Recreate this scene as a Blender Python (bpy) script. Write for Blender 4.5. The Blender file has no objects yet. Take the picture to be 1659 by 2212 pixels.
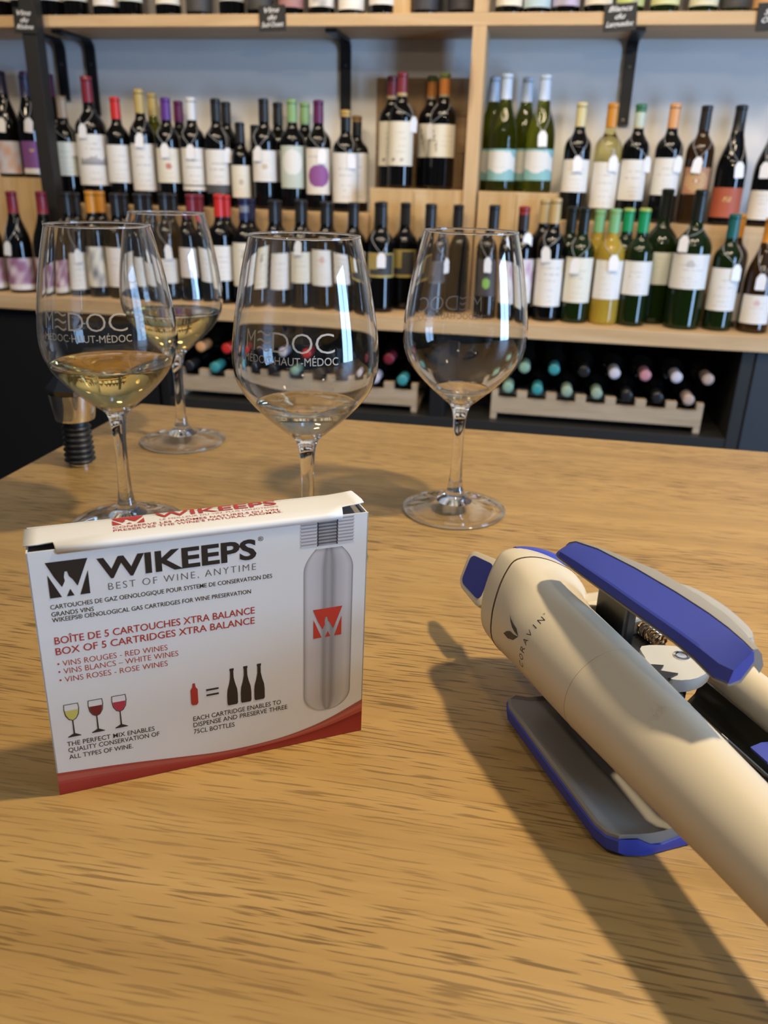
import bpy, math, random
from mathutils import Vector, Matrix

C = bpy.context.scene.collection
TZ = 0.92                     # height of the bar table top above the floor
PI = math.pi

# ---------------------------------------------------------------- camera
cam_d = bpy.data.cameras.new('camera')
cam = bpy.data.objects.new('camera', cam_d)
C.objects.link(cam)
bpy.context.scene.camera = cam
cam_d.sensor_fit = 'HORIZONTAL'
cam_d.sensor_width = 36.0
cam_d.lens = 36.0 * 1731.93 / 1659.0
cam_d.clip_start = 0.01
AX = Vector((0.98246478, 0.18464922, 0.02583845))
AU = Vector((-0.09401609, 0.37095114, 0.92388107))
AF = Vector((-0.16100912, 0.91010984, -0.38180642))
m = Matrix.Identity(4)
for i in range(3):
    m[i][0], m[i][1], m[i][2] = AX[i], AU[i], -AF[i]
m[2][3] = TZ + 0.24048
cam.matrix_world = m
cam_d.dof.use_dof = True
cam_d.dof.focus_distance = 0.37
cam_d.dof.aperture_fstop = 19.0

# ---------------------------------------------------------------- world and lights
sc = bpy.context.scene
w = bpy.data.worlds.new('daylight')
sc.world = w
w.use_nodes = True
bg = w.node_tree.nodes['Background']
bg.inputs[0].default_value = (0.38, 0.62, 1.0, 1)
bg.inputs[1].default_value = 28.0


def light(name, typ, loc, power, color, size, target=None, **kw):
    d = bpy.data.lights.new(name, typ)
    d.energy = power
    d.color = color
    if typ == 'AREA':
        d.shape = 'DISK'
        d.size = size
    else:
        d.shadow_soft_size = size
    for k, v in kw.items():
        setattr(d, k, v)
    o = bpy.data.objects.new(name, d)
    C.objects.link(o)
    o.location = loc
    if target is not None:
        o.rotation_euler = (Vector(target) - Vector(loc)).to_track_quat('-Z', 'Y').to_euler()
    return o


WARM = (1.0, 0.80, 0.52)
pend = light('pendant_lamp_light', 'AREA', (0.39, 0.45, TZ + 0.93), 11.0, WARM, 0.06, (0.30, 0.45, TZ))
pend.data.cycles.is_caustics_light = True
for x, y, p in [(-1.7, 0.95, 34), (-1.15, 1.25, 34), (-0.6, 0.8, 34), (-0.1, 1.3, 34), (0.35, 0.9, 34), (0.9, 1.25, 34)]:
    light('ceiling_spot_light', 'AREA', (x, y, 2.75), p * 0.125, (1.0, 0.80, 0.56), 0.2, (x * 0.9, 2.5, 1.1), spread=2.0)
for x, y in [(0.5, -0.9), (-0.8, -0.7)]:
    light('added_fill_light', 'AREA', (x, y, 2.8), 6.5, (1.0, 0.84, 0.64), 0.14, (x * 0.4, 0.2, TZ))  # unseen warm fill, added behind the camera to brighten the box front

sc.view_settings.view_transform = 'Standard'
sc.view_settings.look = 'None'
sc.view_settings.exposure = 0.06
sc.view_settings.gamma = 1.0
sc.view_settings.use_curve_mapping = False
sc.cycles.max_bounces = 14
sc.cycles.transmission_bounces = 14
sc.cycles.glossy_bounces = 5
sc.cycles.diffuse_bounces = 4
sc.cycles.transparent_max_bounces = 24
sc.cycles.sample_clamp_indirect = 6.0
sc.cycles.blur_glossy = 0.6
sc.cycles.use_denoising = True
sc.cycles.use_adaptive_sampling = True
sc.cycles.adaptive_threshold = 0.02

# ---------------------------------------------------------------- materials
MATS = {}


def mat(name, col=(0.8, 0.8, 0.8), rough=0.5, metal=0.0, **kw):
    if name in MATS:
        return MATS[name]
    mt = bpy.data.materials.new(name)
    mt.use_nodes = True
    b = mt.node_tree.nodes['Principled BSDF']
    b.inputs['Base Color'].default_value = (*col, 1)
    b.inputs['Roughness'].default_value = rough
    b.inputs['Metallic'].default_value = metal
    for k, v in kw.items():
        b.inputs[k.replace('_', ' ')].default_value = v
    MATS[name] = mt
    return mt


def nd(nt, typ, **kw):
    n = nt.nodes.new(typ)
    for k, v in kw.items():
        setattr(n, k, v)
    return n


def ramp(nt, stops):
    n = nt.nodes.new('ShaderNodeValToRGB')
    e = n.color_ramp.elements
    while len(e) < len(stops):
        e.new(0.5)
    for q, (p, c) in zip(e, stops):
        q.position = p
        q.color = (*c, 1) if len(c) == 3 else c
    return n


def wood(name, cols, scale=(1.0, 14.0, 14.0), rough=0.5, pores=None, fig=1.0, coat=0.0, knots=False):
    """Grain runs along object X; cols = dark, mid, light."""
    if name in MATS:
        return MATS[name]
    mt = bpy.data.materials.new(name)
    mt.use_nodes = True
    nt = mt.node_tree
    L = nt.links.new
    b = nt.nodes['Principled BSDF']
    tc = nd(nt, 'ShaderNodeTexCoord')
    mp = nd(nt, 'ShaderNodeMapping')
    mp.inputs['Scale'].default_value = scale
    L(tc.outputs['Object'], mp.inputs['Vector'])
    n1 = nd(nt, 'ShaderNodeTexNoise')
    n1.inputs['Scale'].default_value = 3.0
    n1.inputs['Detail'].default_value = 6
    n1.inputs['Roughness'].default_value = 0.6
    n1.inputs['Distortion'].default_value = 0.4 * fig
    L(mp.outputs[0], n1.inputs['Vector'])
    r1 = ramp(nt, [(0.30, cols[0]), (0.5, cols[1]), (0.70, cols[2])])
    L(n1.outputs['Fac'], r1.inputs[0])
    col = r1.outputs[0]
    if pores:
        # short dark oak pores, drawn out along the grain
        mp2 = nd(nt, 'ShaderNodeMapping')
        mp2.inputs['Scale'].default_value = pores['scale']
        L(tc.outputs['Object'], mp2.inputs['Vector'])
        wob = nd(nt, 'ShaderNodeTexNoise')
        wob.inputs['Scale'].default_value = 4.0
        L(tc.outputs['Object'], wob.inputs['Vector'])
        add = nd(nt, 'ShaderNodeVectorMath', operation='MULTIPLY_ADD')
        add.inputs[1].default_value = (0, 9.0, 0)
        L(wob.outputs['Color'], add.inputs[0])
        L(mp2.outputs[0], add.inputs[2])
        n2 = nd(nt, 'ShaderNodeTexNoise')
        n2.inputs['Scale'].default_value = 1.0
        n2.inputs['Detail'].default_value = 1.5
        n2.inputs['Roughness'].default_value = 0.5
        L(add.outputs[0], n2.inputs['Vector'])
        r2 = ramp(nt, [(0.545, (0, 0, 0)), (0.635, (1, 1, 1))])
        L(n2.outputs['Fac'], r2.inputs[0])
        # broad bands decide where pores are dense
        n3 = nd(nt, 'ShaderNodeTexNoise')
        n3.inputs['Scale'].default_value = 1.0
        n3.inputs['Detail'].default_value = 2
        mp3 = nd(nt, 'ShaderNodeMapping')
        mp3.inputs['Scale'].default_value = (1.5, 22.0, 22.0)
        L(tc.outputs['Object'], mp3.inputs['Vector'])
        L(mp3.outputs[0], n3.inputs['Vector'])
        r3 = ramp(nt, [(0.30, (0.25, 0.25, 0.25)), (0.6, (1, 1, 1))])
        L(n3.outputs['Fac'], r3.inputs[0])
        mu = nd(nt, 'ShaderNodeMath', operation='MULTIPLY')
        L(r2.outputs[0], mu.inputs[0])
        L(r3.outputs[0], mu.inputs[1])
        mu2 = nd(nt, 'ShaderNodeMath', operation='MULTIPLY')
        L(mu.outputs[0], mu2.inputs[0])
        mu2.inputs[1].default_value = pores['amt']
        mx = nd(nt, 'ShaderNodeMix', data_type='RGBA')
        L(mu2.outputs[0], mx.inputs[0])
        L(col, mx.inputs[6])
        mx.inputs[7].default_value = (*pores['col'], 1)
        col = mx.outputs[2]
        bp = nd(nt, 'ShaderNodeBump')
        bp.inputs['Strength'].default_value = 0.25
        bp.inputs['Distance'].default_value = 0.0004
        bp.invert = True
        L(mu.outputs[0], bp.inputs['Height'])
        L(bp.outputs[0], b.inputs['Normal'])
    if knots:
        vo = nd(nt, 'ShaderNodeTexNoise')
        vo.inputs['Scale'].default_value = 1.0
        vo.inputs['Detail'].default_value = 1
        mp4 = nd(nt, 'ShaderNodeMapping')
        mp4.inputs['Scale'].default_value = (2.2, 9.0, 14.0)
        L(tc.outputs['Object'], mp4.inputs['Vector'])
        L(mp4.outputs[0], vo.inputs['Vector'])
        r4 = ramp(nt, [(0.70, (0, 0, 0)), (0.76, (0.6, 0.6, 0.6))])
        L(vo.outputs['Fac'], r4.inputs[0])
        mx = nd(nt, 'ShaderNodeMix', data_type='RGBA')
        L(r4.outputs[0], mx.inputs[0])
        L(col, mx.inputs[6])
        mx.inputs[7].default_value = (0.16, 0.07, 0.03, 1)
        col = mx.outputs[2]
    L(col, b.inputs['Base Color'])
    b.inputs['Roughness'].default_value = rough
    b.inputs['Coat Weight'].default_value = coat
    b.inputs['Coat Roughness'].default_value = 0.25
    MATS[name] = mt
    return mt


def printed(name, rough=0.5, metal=0.0, spec=0.5):
    """Flat printed colours held per face in the attribute 'print'."""
    mt = mat(name, (1, 1, 1), rough, metal)
    nt = mt.node_tree
    a = nd(nt, 'ShaderNodeAttribute', attribute_name='print')
    nt.links.new(a.outputs['Color'], nt.nodes['Principled BSDF'].inputs['Base Color'])
    return mt


OAK = wood('oak_table', [(0.33, 0.193, 0.057), (0.40, 0.242, 0.077), (0.455, 0.284, 0.097)], (0.8, 16, 16), 0.42,
           dict(scale=(42.0, 760.0, 760.0), amt=0.82, col=(0.125, 0.066, 0.016)), coat=0.12)
PINE = wood('pine_shelf', [(0.52, 0.34, 0.17), (0.60, 0.41, 0.22), (0.66, 0.47, 0.27)], (1.0, 12, 12), 0.55, knots=True)
CRATE = wood('crate_wood', [(0.50, 0.31, 0.13), (0.60, 0.41, 0.20), (0.66, 0.48, 0.27)], (9, 9, 1.0), 0.6)
BROWN = wood('brown_crate_wood', [(0.22, 0.13, 0.06), (0.29, 0.18, 0.085), (0.33, 0.21, 0.10)], (1.0, 12, 12), 0.6)
RACKW = wood('rack_wood', [(0.36, 0.27, 0.17), (0.43, 0.33, 0.22), (0.48, 0.38, 0.27)], (1.5, 12, 12), 0.6)
WALL = mat('white_wall', (0.76, 0.75, 0.73), 0.8)
BLACKM = mat('black_metal', (0.012, 0.012, 0.013), 0.38, 0.0)
CABM = mat('black_cabinet', (0.005, 0.005, 0.0055), 0.55)
GREYM = mat('dark_grey_panel', (0.028, 0.034, 0.044), 0.55)
POSTM = mat('grey_post', (0.020, 0.019, 0.018), 0.5)
PRINT = printed('label_paper', 0.55)
CAPM = printed('capsule_foil', 0.33)
TAGM = mat('tag_paper', (0.88, 0.88, 0.90), 0.5)
STRM = mat('elastic_string', (0.45, 0.45, 0.45), 0.5)
GLASSES = {
    'black': mat('bottle_black', (0.003, 0.003, 0.003), 0.03),
    'green': mat('bottle_dark_green', (0.007, 0.016, 0.003), 0.03),
    'brown': mat('bottle_brown', (0.030, 0.014, 0.004), 0.05),
    'olive': mat('bottle_olive', (0.15, 0.18, 0.014), 0.02, IOR=1.36, Transmission_Weight=0.9),
    'white': mat('bottle_pale', (0.72, 0.70, 0.34), 0.02, IOR=1.36, Transmission_Weight=1.0),
    'yellow': mat('bottle_yellow', (0.72, 0.52, 0.07), 0.02, IOR=1.36, Transmission_Weight=0.55),
}
GLASS = mat('clear_glass', (0.985, 0.99, 0.985), 0.0, IOR=1.5, Transmission_Weight=1.0)
THIN = bpy.data.materials.new('thin_bowl_glass')
THIN.use_nodes = True
_nt = THIN.node_tree
_tr = _nt.nodes.new('ShaderNodeBsdfTransparent')
_tr.inputs[0].default_value = (0.985, 0.99, 0.985, 1)
_gl = _nt.nodes.new('ShaderNodeBsdfGlossy')
_gl.inputs['Roughness'].default_value = 0.0
_lw = _nt.nodes.new('ShaderNodeLayerWeight')
_pw = _nt.nodes.new('ShaderNodeMath')
_pw.operation = 'POWER'
_pw.inputs[1].default_value = 3.6
_nt.links.new(_lw.outputs['Facing'], _pw.inputs[0])
_fr = _nt.nodes.new('ShaderNodeMath')
_fr.operation = 'MULTIPLY_ADD'
_fr.inputs[1].default_value = 0.96
_fr.inputs[2].default_value = 0.04
_nt.links.new(_pw.outputs[0], _fr.inputs[0])
_mx = _nt.nodes.new('ShaderNodeMixShader')
_nt.links.new(_fr.outputs[0], _mx.inputs[0])
_nt.links.new(_tr.outputs[0], _mx.inputs[1])
_nt.links.new(_gl.outputs[0], _mx.inputs[2])
_nt.links.new(_mx.outputs[0], _nt.nodes['Material Output'].inputs[0])
WINE = mat('golden_wine', (1.0, 0.76, 0.30), 0.0, IOR=1.34, Transmission_Weight=1.0)
PALE = mat('pale_wine', (1.0, 0.93, 0.74), 0.0, IOR=1.34, Transmission_Weight=1.0)

# ---------------------------------------------------------------- helpers


def mk(name, verts, faces, material, parent=None, smooth=False, loc=None, rot=None, cols=None, angle=None):
    me = bpy.data.meshes.new(name)
    me.from_pydata([tuple(v) for v in verts], [], [tuple(f) for f in faces])
    me.update()
    if smooth:
        me.polygons.foreach_set('use_smooth', [True] * len(me.polygons))
        if angle:
            me.set_sharp_from_angle(angle=angle)
    if cols is not None:
        at = me.attributes.new('print', 'FLOAT_COLOR', 'FACE')
        flat = []
        for c in cols:
            flat += [c[0], c[1], c[2], 1.0]
        at.data.foreach_set('color', flat)
    if material:
        me.materials.append(material)
    o = bpy.data.objects.new(name, me)
    C.objects.link(o)
    if parent:
        o.parent = parent
    if loc is not None:
        o.location = loc
    if rot is not None:
        o.rotation_euler = rot
    return o


def tag(o, label, cat, group=None, kind=None):
    if label:
        o['label'] = label
    if cat:
        o['category'] = cat
    if group:
        o['group'] = group
    if kind:
        o['kind'] = kind
    return o


def thing(name, label, cat, loc=(0, 0, 0), rotz=0.0, group=None):
    o = bpy.data.objects.new(name, None)
    o.empty_display_size = 0.02
    C.objects.link(o)
    o.location = loc
    o.rotation_euler = (0, 0, rotz)
    return tag(o, label, cat, group)


def struct(o):
    o['kind'] = 'structure'
    return o


def lathe(prof, n=32, cap0=False, cap1=False):
    V, F = [], []
    for r, z in prof:
        for i in range(n):
            a = 2 * PI * i / n
            V.append((r * math.cos(a), r * math.sin(a), z))
    for k in range(len(prof) - 1):
        for i in range(n):
            j = (i + 1) % n
            F.append((k * n + i, k * n + j, (k + 1) * n + j, (k + 1) * n + i))
    if cap0:
        F.append(tuple(reversed(range(n))))
    if cap1:
        b = (len(prof) - 1) * n
        F.append(tuple(b + i for i in range(n)))
    return V, F


def bbox(x0, x1, y0, y1, z0, z1, b=0.0):
    """A box, chamfered along all edges by b."""
    if b <= 0:
        V = [(x, y, z) for z in (z0, z1) for y in (y0, y1) for x in (x0, x1)]
        F = [(0, 2, 3, 1), (4, 5, 7, 6), (0, 1, 5, 4), (2, 6, 7, 3), (0, 4, 6, 2), (1, 3, 7, 5)]
        return V, F
    import bmesh
    bm = bmesh.new()
    vs = [bm.verts.new(p) for p in [(x, y, z) for z in (z0, z1) for y in (y0, y1) for x in (x0, x1)]]
    for f in [(0, 2, 3, 1), (4, 5, 7, 6), (0, 1, 5, 4), (2, 6, 7, 3), (0, 4, 6, 2), (1, 3, 7, 5)]:
        bm.faces.new([vs[i] for i in f])
    bmesh.ops.bevel(bm, geom=bm.edges[:], offset=b, segments=2, affect='EDGES', profile=0.5)
    bm.verts.index_update()
    V = [tuple(v.co) for v in bm.verts]
    F = [tuple(v.index for v in f.verts) for f in bm.faces]
    bm.free()
    return V, F


def box(name, x0, x1, y0, y1, z0, z1, material, parent=None, b=0.0, center=True):
    cx, cy, cz = (x0 + x1) / 2, (y0 + y1) / 2, (z0 + z1) / 2
    V, F = bbox(x0 - cx, x1 - cx, y0 - cy, y1 - cy, z0 - cz, z1 - cz, b)
    return mk(name, V, F, material, parent, loc=(cx, cy, cz))


def tube(path, r, n=8, closed=False):
    P = [Vector(p) for p in path]
    V, F = [], []
    up = Vector((0.13, 0.21, 0.97))
    m_ = len(P)
    for k in range(m_):
        if closed:
            t = (P[(k + 1) % m_] - P[k - 1]).normalized()
        else:
            t = (P[min(k + 1, m_ - 1)] - P[max(k - 1, 0)]).normalized()
        a = t.cross(up)
        if a.length < 1e-4:
            a = t.cross(Vector((1, 0, 0)))
        a.normalize()
        bb = t.cross(a)
        rr = r[k] if isinstance(r, (list, tuple)) else r
        for i in range(n):
            q = 2 * PI * i / n
            V.append(P[k] + a * rr * math.cos(q) + bb * rr * math.sin(q))
    kk = m_ if closed else m_ - 1
    for k in range(kk):
        for i in range(n):
            j = (i + 1) % n
            k2 = (k + 1) % m_
            F.append((k * n + i, k * n + j, k2 * n + j, k2 * n + i))
    if not closed:
        F.append(tuple(reversed(range(n))))
        F.append(tuple((m_ - 1) * n + i for i in range(n)))
    return V, F


def join(parts):
    V, F = [], []
    for v, f in parts:
        o = len(V)
        V += list(v)
        F += [tuple(i + o for i in q) for q in f]
    return V, F


def loft(secs, cap0=True, cap1=True):
    n = len(secs[0])
    V = [p for s in secs for p in s]
    F = []
    for k in range(len(secs) - 1):
        for i in range(n):
            j = (i + 1) % n
            F.append((k * n + i, k * n + j, (k + 1) * n + j, (k + 1) * n + i))
    if cap0:
        F.append(tuple(reversed(range(n))))
    if cap1:
        F.append(tuple((len(secs) - 1) * n + i for i in range(n)))
    return V, F


def extrude(poly, h):
    """2D polygon (x,y) to a slab from z=0 to z=h."""
    n = len(poly)
    V = [(x, y, 0) for x, y in poly] + [(x, y, h) for x, y in poly]
    F = [tuple(reversed(range(n))), tuple(range(n, 2 * n))]
    for i in range(n):
        j = (i + 1) % n
        F.append((i, j, n + j, n + i))
    return V, F


def curve_pts(pts, n=8):
    """Catmull-Rom through open points."""
    P = [pts[0]] + list(pts) + [pts[-1]]
    out = []
    for i in range(1, len(P) - 2):
        for k in range(n):
            t = k / n
            out.append(tuple(0.5 * ((2 * P[i][d]) + (-P[i - 1][d] + P[i + 1][d]) * t + (2 * P[i - 1][d] - 5 * P[i][d] + 4 * P[i + 1][d] - P[i + 2][d]) * t * t + (-P[i - 1][d] + 3 * P[i][d] - 3 * P[i + 1][d] + P[i + 2][d]) * t ** 3) for d in range(len(pts[0]))))
    out.append(tuple(pts[-1]))
    return out


def closed_curve(pts, n=4):
    m_ = len(pts)
    out = []
    for i in range(m_):
        a, b_, c, d_ = pts[i - 1], pts[i], pts[(i + 1) % m_], pts[(i + 2) % m_]
        for k in range(n):
            t = k / n
            out.append(tuple(0.5 * (2 * b_[q] + (c[q] - a[q]) * t + (2 * a[q] - 5 * b_[q] + 4 * c[q] - d_[q]) * t * t + (3 * b_[q] - a[q] - 3 * c[q] + d_[q]) * t ** 3) for q in range(2)))
    return out


TXT = {}


def text2d(s, weight=0.0, space=1.0, shear=0.0, res=3):
    """Flat outline of a line of text: verts (x,y), faces, with cap height 1."""
    key = (s, weight, space, shear)
    if key in TXT:
        return TXT[key]
    cu = bpy.data.curves.new('lettering', 'FONT')
    cu.body = s
    cu.size = 1.0
    cu.offset = weight
    cu.space_character = space
    cu.shear = shear
    cu.resolution_u = res
    cu.fill_mode = 'FRONT'
    o = bpy.data.objects.new('lettering', cu)
    C.objects.link(o)
    dg = bpy.context.evaluated_depsgraph_get()
    me = bpy.data.meshes.new_from_object(o.evaluated_get(dg))
    V = [(v.co.x, v.co.y) for v in me.vertices]
    F = [tuple(p.vertices) for p in me.polygons]
    bpy.data.objects.remove(o)
    bpy.data.curves.remove(cu)
    bpy.data.meshes.remove(me)
    TXT[key] = (V, F)
    return V, F


CAPH = None


def text_fit(s, p0, p1, cap, weight=0.0, space=1.0, shear=0.0):
    """Text between two baseline points with the given cap height; returns 2D verts and faces."""
    global CAPH
    if CAPH is None:
        hv, _ = text2d('H')
        CAPH = max(v[1] for v in hv) - min(v[1] for v in hv)
    V, F = text2d(s, weight, space, shear)
    x0 = min(v[0] for v in V)
    x1 = max(v[0] for v in V)
    k = cap / CAPH
    dx, dy = p1[0] - p0[0], p1[1] - p0[1]
    return [(p0[0] + (x - x0) / (x1 - x0) * dx, p0[1] + (x - x0) / (x1 - x0) * dy + y * k) for x, y in V], F


# ---------------------------------------------------------------- the room
XL, XR, YF, YB, ZC_ = -3.0, 2.7, -2.6, 2.68, 2.9
FLOORM = mat('grey_floor', (0.10, 0.095, 0.09), 0.5)
struct(box('floor', XL, XR, YF, YB, -0.1, 0, FLOORM))
struct(box('ceiling', XL, XR, YF, YB, ZC_, ZC_ + 0.1, mat('ceiling_white', (0.40, 0.39, 0.37), 0.9)))
struct(box('wall_back', XL, XR, YB, YB + 0.1, 0, ZC_, WALL))
struct(box('wall_left', XL - 0.1, XL, YF, YB, 0, ZC_, mat('left_wall_paint', (0.16, 0.15, 0.14), 0.85)))


def window_wall(name, wins, along, a0, a1, pos, thick, material):
    """Wall pierced by windows; wins = (start, end, sill, head)."""
    parts = []
    cur = a0

    def slab(s, e, z0, z1):
        if along == 'y':
            parts.append(bbox(pos, pos + thick, s, e, z0, z1))
        else:
            parts.append(bbox(s, e, pos, pos + thick, z0, z1))
    for s, e, z0, z1 in wins:
        slab(cur, s, 0, ZC_)
        slab(s, e, 0, z0)
        slab(s, e, z1, ZC_)
        cur = e
    slab(cur, a1, 0, ZC_)
    V, F = join(parts)
    return struct(mk(name, V, F, material))


RW = [(-0.40, 0.60, 0.12, 2.0)]
FW = []
ROOMW = mat('room_wall', (0.16, 0.145, 0.13), 0.85)
window_wall('wall_right', RW, 'y', YF, YB, XR, 0.12, ROOMW)
window_wall('wall_front', FW, 'x', XL, XR, YF - 0.12, 0.12, ROOMW)
FRM = mat('window_frame_paint', (0.05, 0.05, 0.055), 0.5)
wn = 0
for along, wins in (('y', RW), ('x', FW)):
    for s, e, z0, z1 in wins:
        wn += 1
        bars = []
        mid = (s + e) / 2
        for (p, q, r_, t) in [(s, s + .05, z0, z1), (e - .05, e, z0, z1), (s + .05, e - .05, z0, z0 + .06), (s + .05, e - .05, z1 - .06, z1), (mid - .015, mid + .015, z0 + .06, z1 - .06)]:
            if along == 'y':
                bars.append(bbox(XR + .03, XR + .08, p, q, r_, t))
            else:
                bars.append(bbox(p, q, YF - .08, YF - .03, r_, t))
        V, F = join(bars)
        struct(mk('window_%d' % wn, V, F, FRM))
        d = bpy.data.lights.new('window_portal', 'AREA')
        d.shape = 'RECTANGLE'
        d.size, d.size_y = e - s, z1 - z0
        d.cycles.is_portal = True
        o = bpy.data.objects.new('window_portal', d)
        C.objects.link(o)
        if along == 'y':
            o.location = (XR + 0.11, mid, (z0 + z1) / 2)
            o.rotation_euler = (PI / 2, 0, PI / 2)
        else:
            o.location = (mid, YF - 0.11, (z0 + z1) / 2)
            o.rotation_euler = (PI / 2, 0, 0)

# ---------------------------------------------------------------- bar table
tb = thing('bar_table', 'oak topped bar table in the foreground carrying glasses, box and gadget', 'table', (0.4, 0.25, 0))
def tpart(name, x0, x1, y0, y1, z0, z1, m_, b=0.0):
    o = box(name, x0, x1, y0, y1, z0, z1, m_, tb, b)
    o.location = (o.location.x - 0.4, o.location.y - 0.25, o.location.z)
    return o
tpart('table_top', -0.429, 1.35, -0.35, 0.822, TZ - 0.04, TZ, OAK, 0.0012)
tpart('front_panel', -0.33, 1.25, 0.70, 0.72, 0.0, TZ - 0.04, CABM)
tpart('side_panel', -0.35, -0.33, -0.25, 0.72, 0.0, TZ - 0.04, CABM)
tpart('side_panel', 1.25, 1.27, -0.25, 0.72, 0.0, TZ - 0.04, CABM)

# ---------------------------------------------------------------- shelving
ZSH, ZST, ZCR = TZ - 0.112, TZ + 0.149, TZ + 0.220
ZT0, ZT1 = TZ + 0.627, TZ + 0.657
FY = 2.26
tag(box('lower_shelf_board', -2.4, 1.25, FY, YB, ZSH - 0.040, ZSH, PINE, b=0.0015), 'thick pine shelf board carrying the lower row of bottles', 'shelf')
tag(box('upper_shelf_board', -2.4, 1.25, 2.46, YB, ZT0, ZT1, PINE, b=0.0015), 'pine shelf board across the top, holding cropped bottles', 'shelf')
for z0, z1, lb in ((ZSH, ZT0, 'vertical pine upright dividing the shelves right of centre'), (ZT1, ZT1 + 0.5, 'short visible end of the pine upright above the upper shelf')):
    V, F = bbox(0, z1 - z0, -0.06, 0.06, -0.0185, 0.0185, 0.001)
    tag(mk('shelf_upright', V, F, PINE, None, loc=(-0.2135, 2.52, z0), rot=(0, -PI / 2, 0)), lb, 'upright')
for x0, x1, lb in ((-1.545, -0.507, 'long pine riser step behind the lower bottles, left half'), (0.036, 1.2, 'pine riser step behind the lower bottles at the right')):
    st = thing('riser_step', lb, 'step', ((x0 + x1) / 2, 2.57, ZSH))
    hw, hh = (x1 - x0) / 2, ZST - ZSH
    V, F = bbox(-hw, hw, -0.10, -0.082, 0, hh - 0.018, 0.0008)
    mk('front_board', V, F, PINE, st)
    V, F = bbox(-hw, hw, -0.10, 0.10, hh - 0.018, hh, 0.0008)
    mk('top_board', V, F, PINE, st)


def crate(x0, x1, lb, seams, z0=None, h=None, y0=2.47, y1=2.67, mt=None):
    z0 = ZSH if z0 is None else z0
    h = (ZCR - ZSH) if h is None else h
    cx, cy = (x0 + x1) / 2, (y0 + y1) / 2
    t = thing('wooden_crate', lb, 'crate', (cx, cy, z0), group='wooden wine crates')
    xs = [x0] + seams + [x1]
    mt = mt or CRATE
    for a, b_ in zip(xs[:-1], xs[1:]):
        V, F = bbox(a - cx + .0006, b_ - cx - .0006, y0 - cy, y0 - cy + .010, 0, h - .010, 0.0008)
        mk('front_board', V, F, mt, t)
    V, F = bbox(x0 - cx, x1 - cx, y0 - cy, y1 - cy, h - .010, h, 0.0008)
    mk('top_board', V, F, mt, t)
    for a in (x0, x1 - .010):
        V, F = bbox(a - cx, a - cx + .010, y0 - cy + .010, y1 - cy, 0, h - .010, 0.0008)
        mk('side_board', V, F, mt, t)
    return t


crate(-1.95, -1.545, 'wooden crate left of the black post, with bottles on top', [-1.80, -1.66])
crate(-0.505, -0.234, 'wooden crate left of the pine upright carrying four red wine bottles', [-0.375])
crate(-0.190, 0.034, 'wooden crate right of the pine upright carrying four olive bottles', [-0.08])
crate(-0.462, -0.412, 'narrow wooden box between bottles on the upper shelf', [], ZT1, 0.33, 2.53, 2.66)
lid = thing('crate_lid', 'brown wooden crate panel leaning on the wall behind the crated red bottles', 'panel', (-0.385, 2.674, ZCR))
for k in range(3):
    V, F = bbox(-0.145, 0.145, -0.004, 0.004, 0.102 * k + .0005, 0.102 * (k + 1) - .0005, 0.0006)
    mk('plank', V, F, BROWN, lid)
# black post
tag(box('black_post', -1.513, -1.469, 2.400, 2.444, ZSH, TZ + 1.15, POSTM, b=0.001), 'square black metal post standing at the left of the shelves', 'post')
# brackets
for i, (x, zlow, lb) in enumerate([(-1.560, 0.455, 'black shelf bracket nearest the black post'), (-1.458, 0.412, 'black shelf bracket right of the one beside the black post'),
                                   (-0.628, 0.418, 'black shelf bracket in the middle of the left bay'), (0.200, 0.408, 'black shelf bracket in the right bay')]):
    br = thing('shelf_bracket', lb, 'bracket', (x, YB, ZT0), group='black shelf brackets')
    hl = ZT0 - (TZ + zlow)
    path = [(0, -0.005, -hl), (0, -0.005, -0.03)] + [(0, -0.005 - 0.025 * (1 - math.cos(a)), -0.03 + 0.0245 * math.sin(a)) for a in (0.4, 0.8, 1.2, 1.57)] + [(0, -0.19, -0.0055)]
    V, F = [], []
    pts = [Vector(p) for p in path]
    for k, p in enumerate(pts):
        t = (pts[min(k + 1, len(pts) - 1)] - pts[max(k - 1, 0)]).normalized()
        n_ = Vector((0, t.z, -t.y))
        for sx, sn in ((-.016, -.0045), (.016, -.0045), (.016, .0045), (-.016, .0045)):
            V.append(p + Vector((sx, 0, 0)) + n_ * sn)
    secs = [V[4 * k:4 * k + 4] for k in range(len(pts))]
    V, F = loft(secs)
    mk('bracket_bar', V, F, BLACKM, br)
    for zz in (-hl + 0.012, -0.07):
        V, F = lathe([(0.0001, 0.0016), (0.004, 0.0012), (0.0048, 0.0)], 12)
        mk('screw', V, F, mat('screw_steel', (0.25, 0.24, 0.23), 0.35, 1.0), br, loc=(0, -0.0096, zz), rot=(PI / 2, 0, 0))
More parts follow.
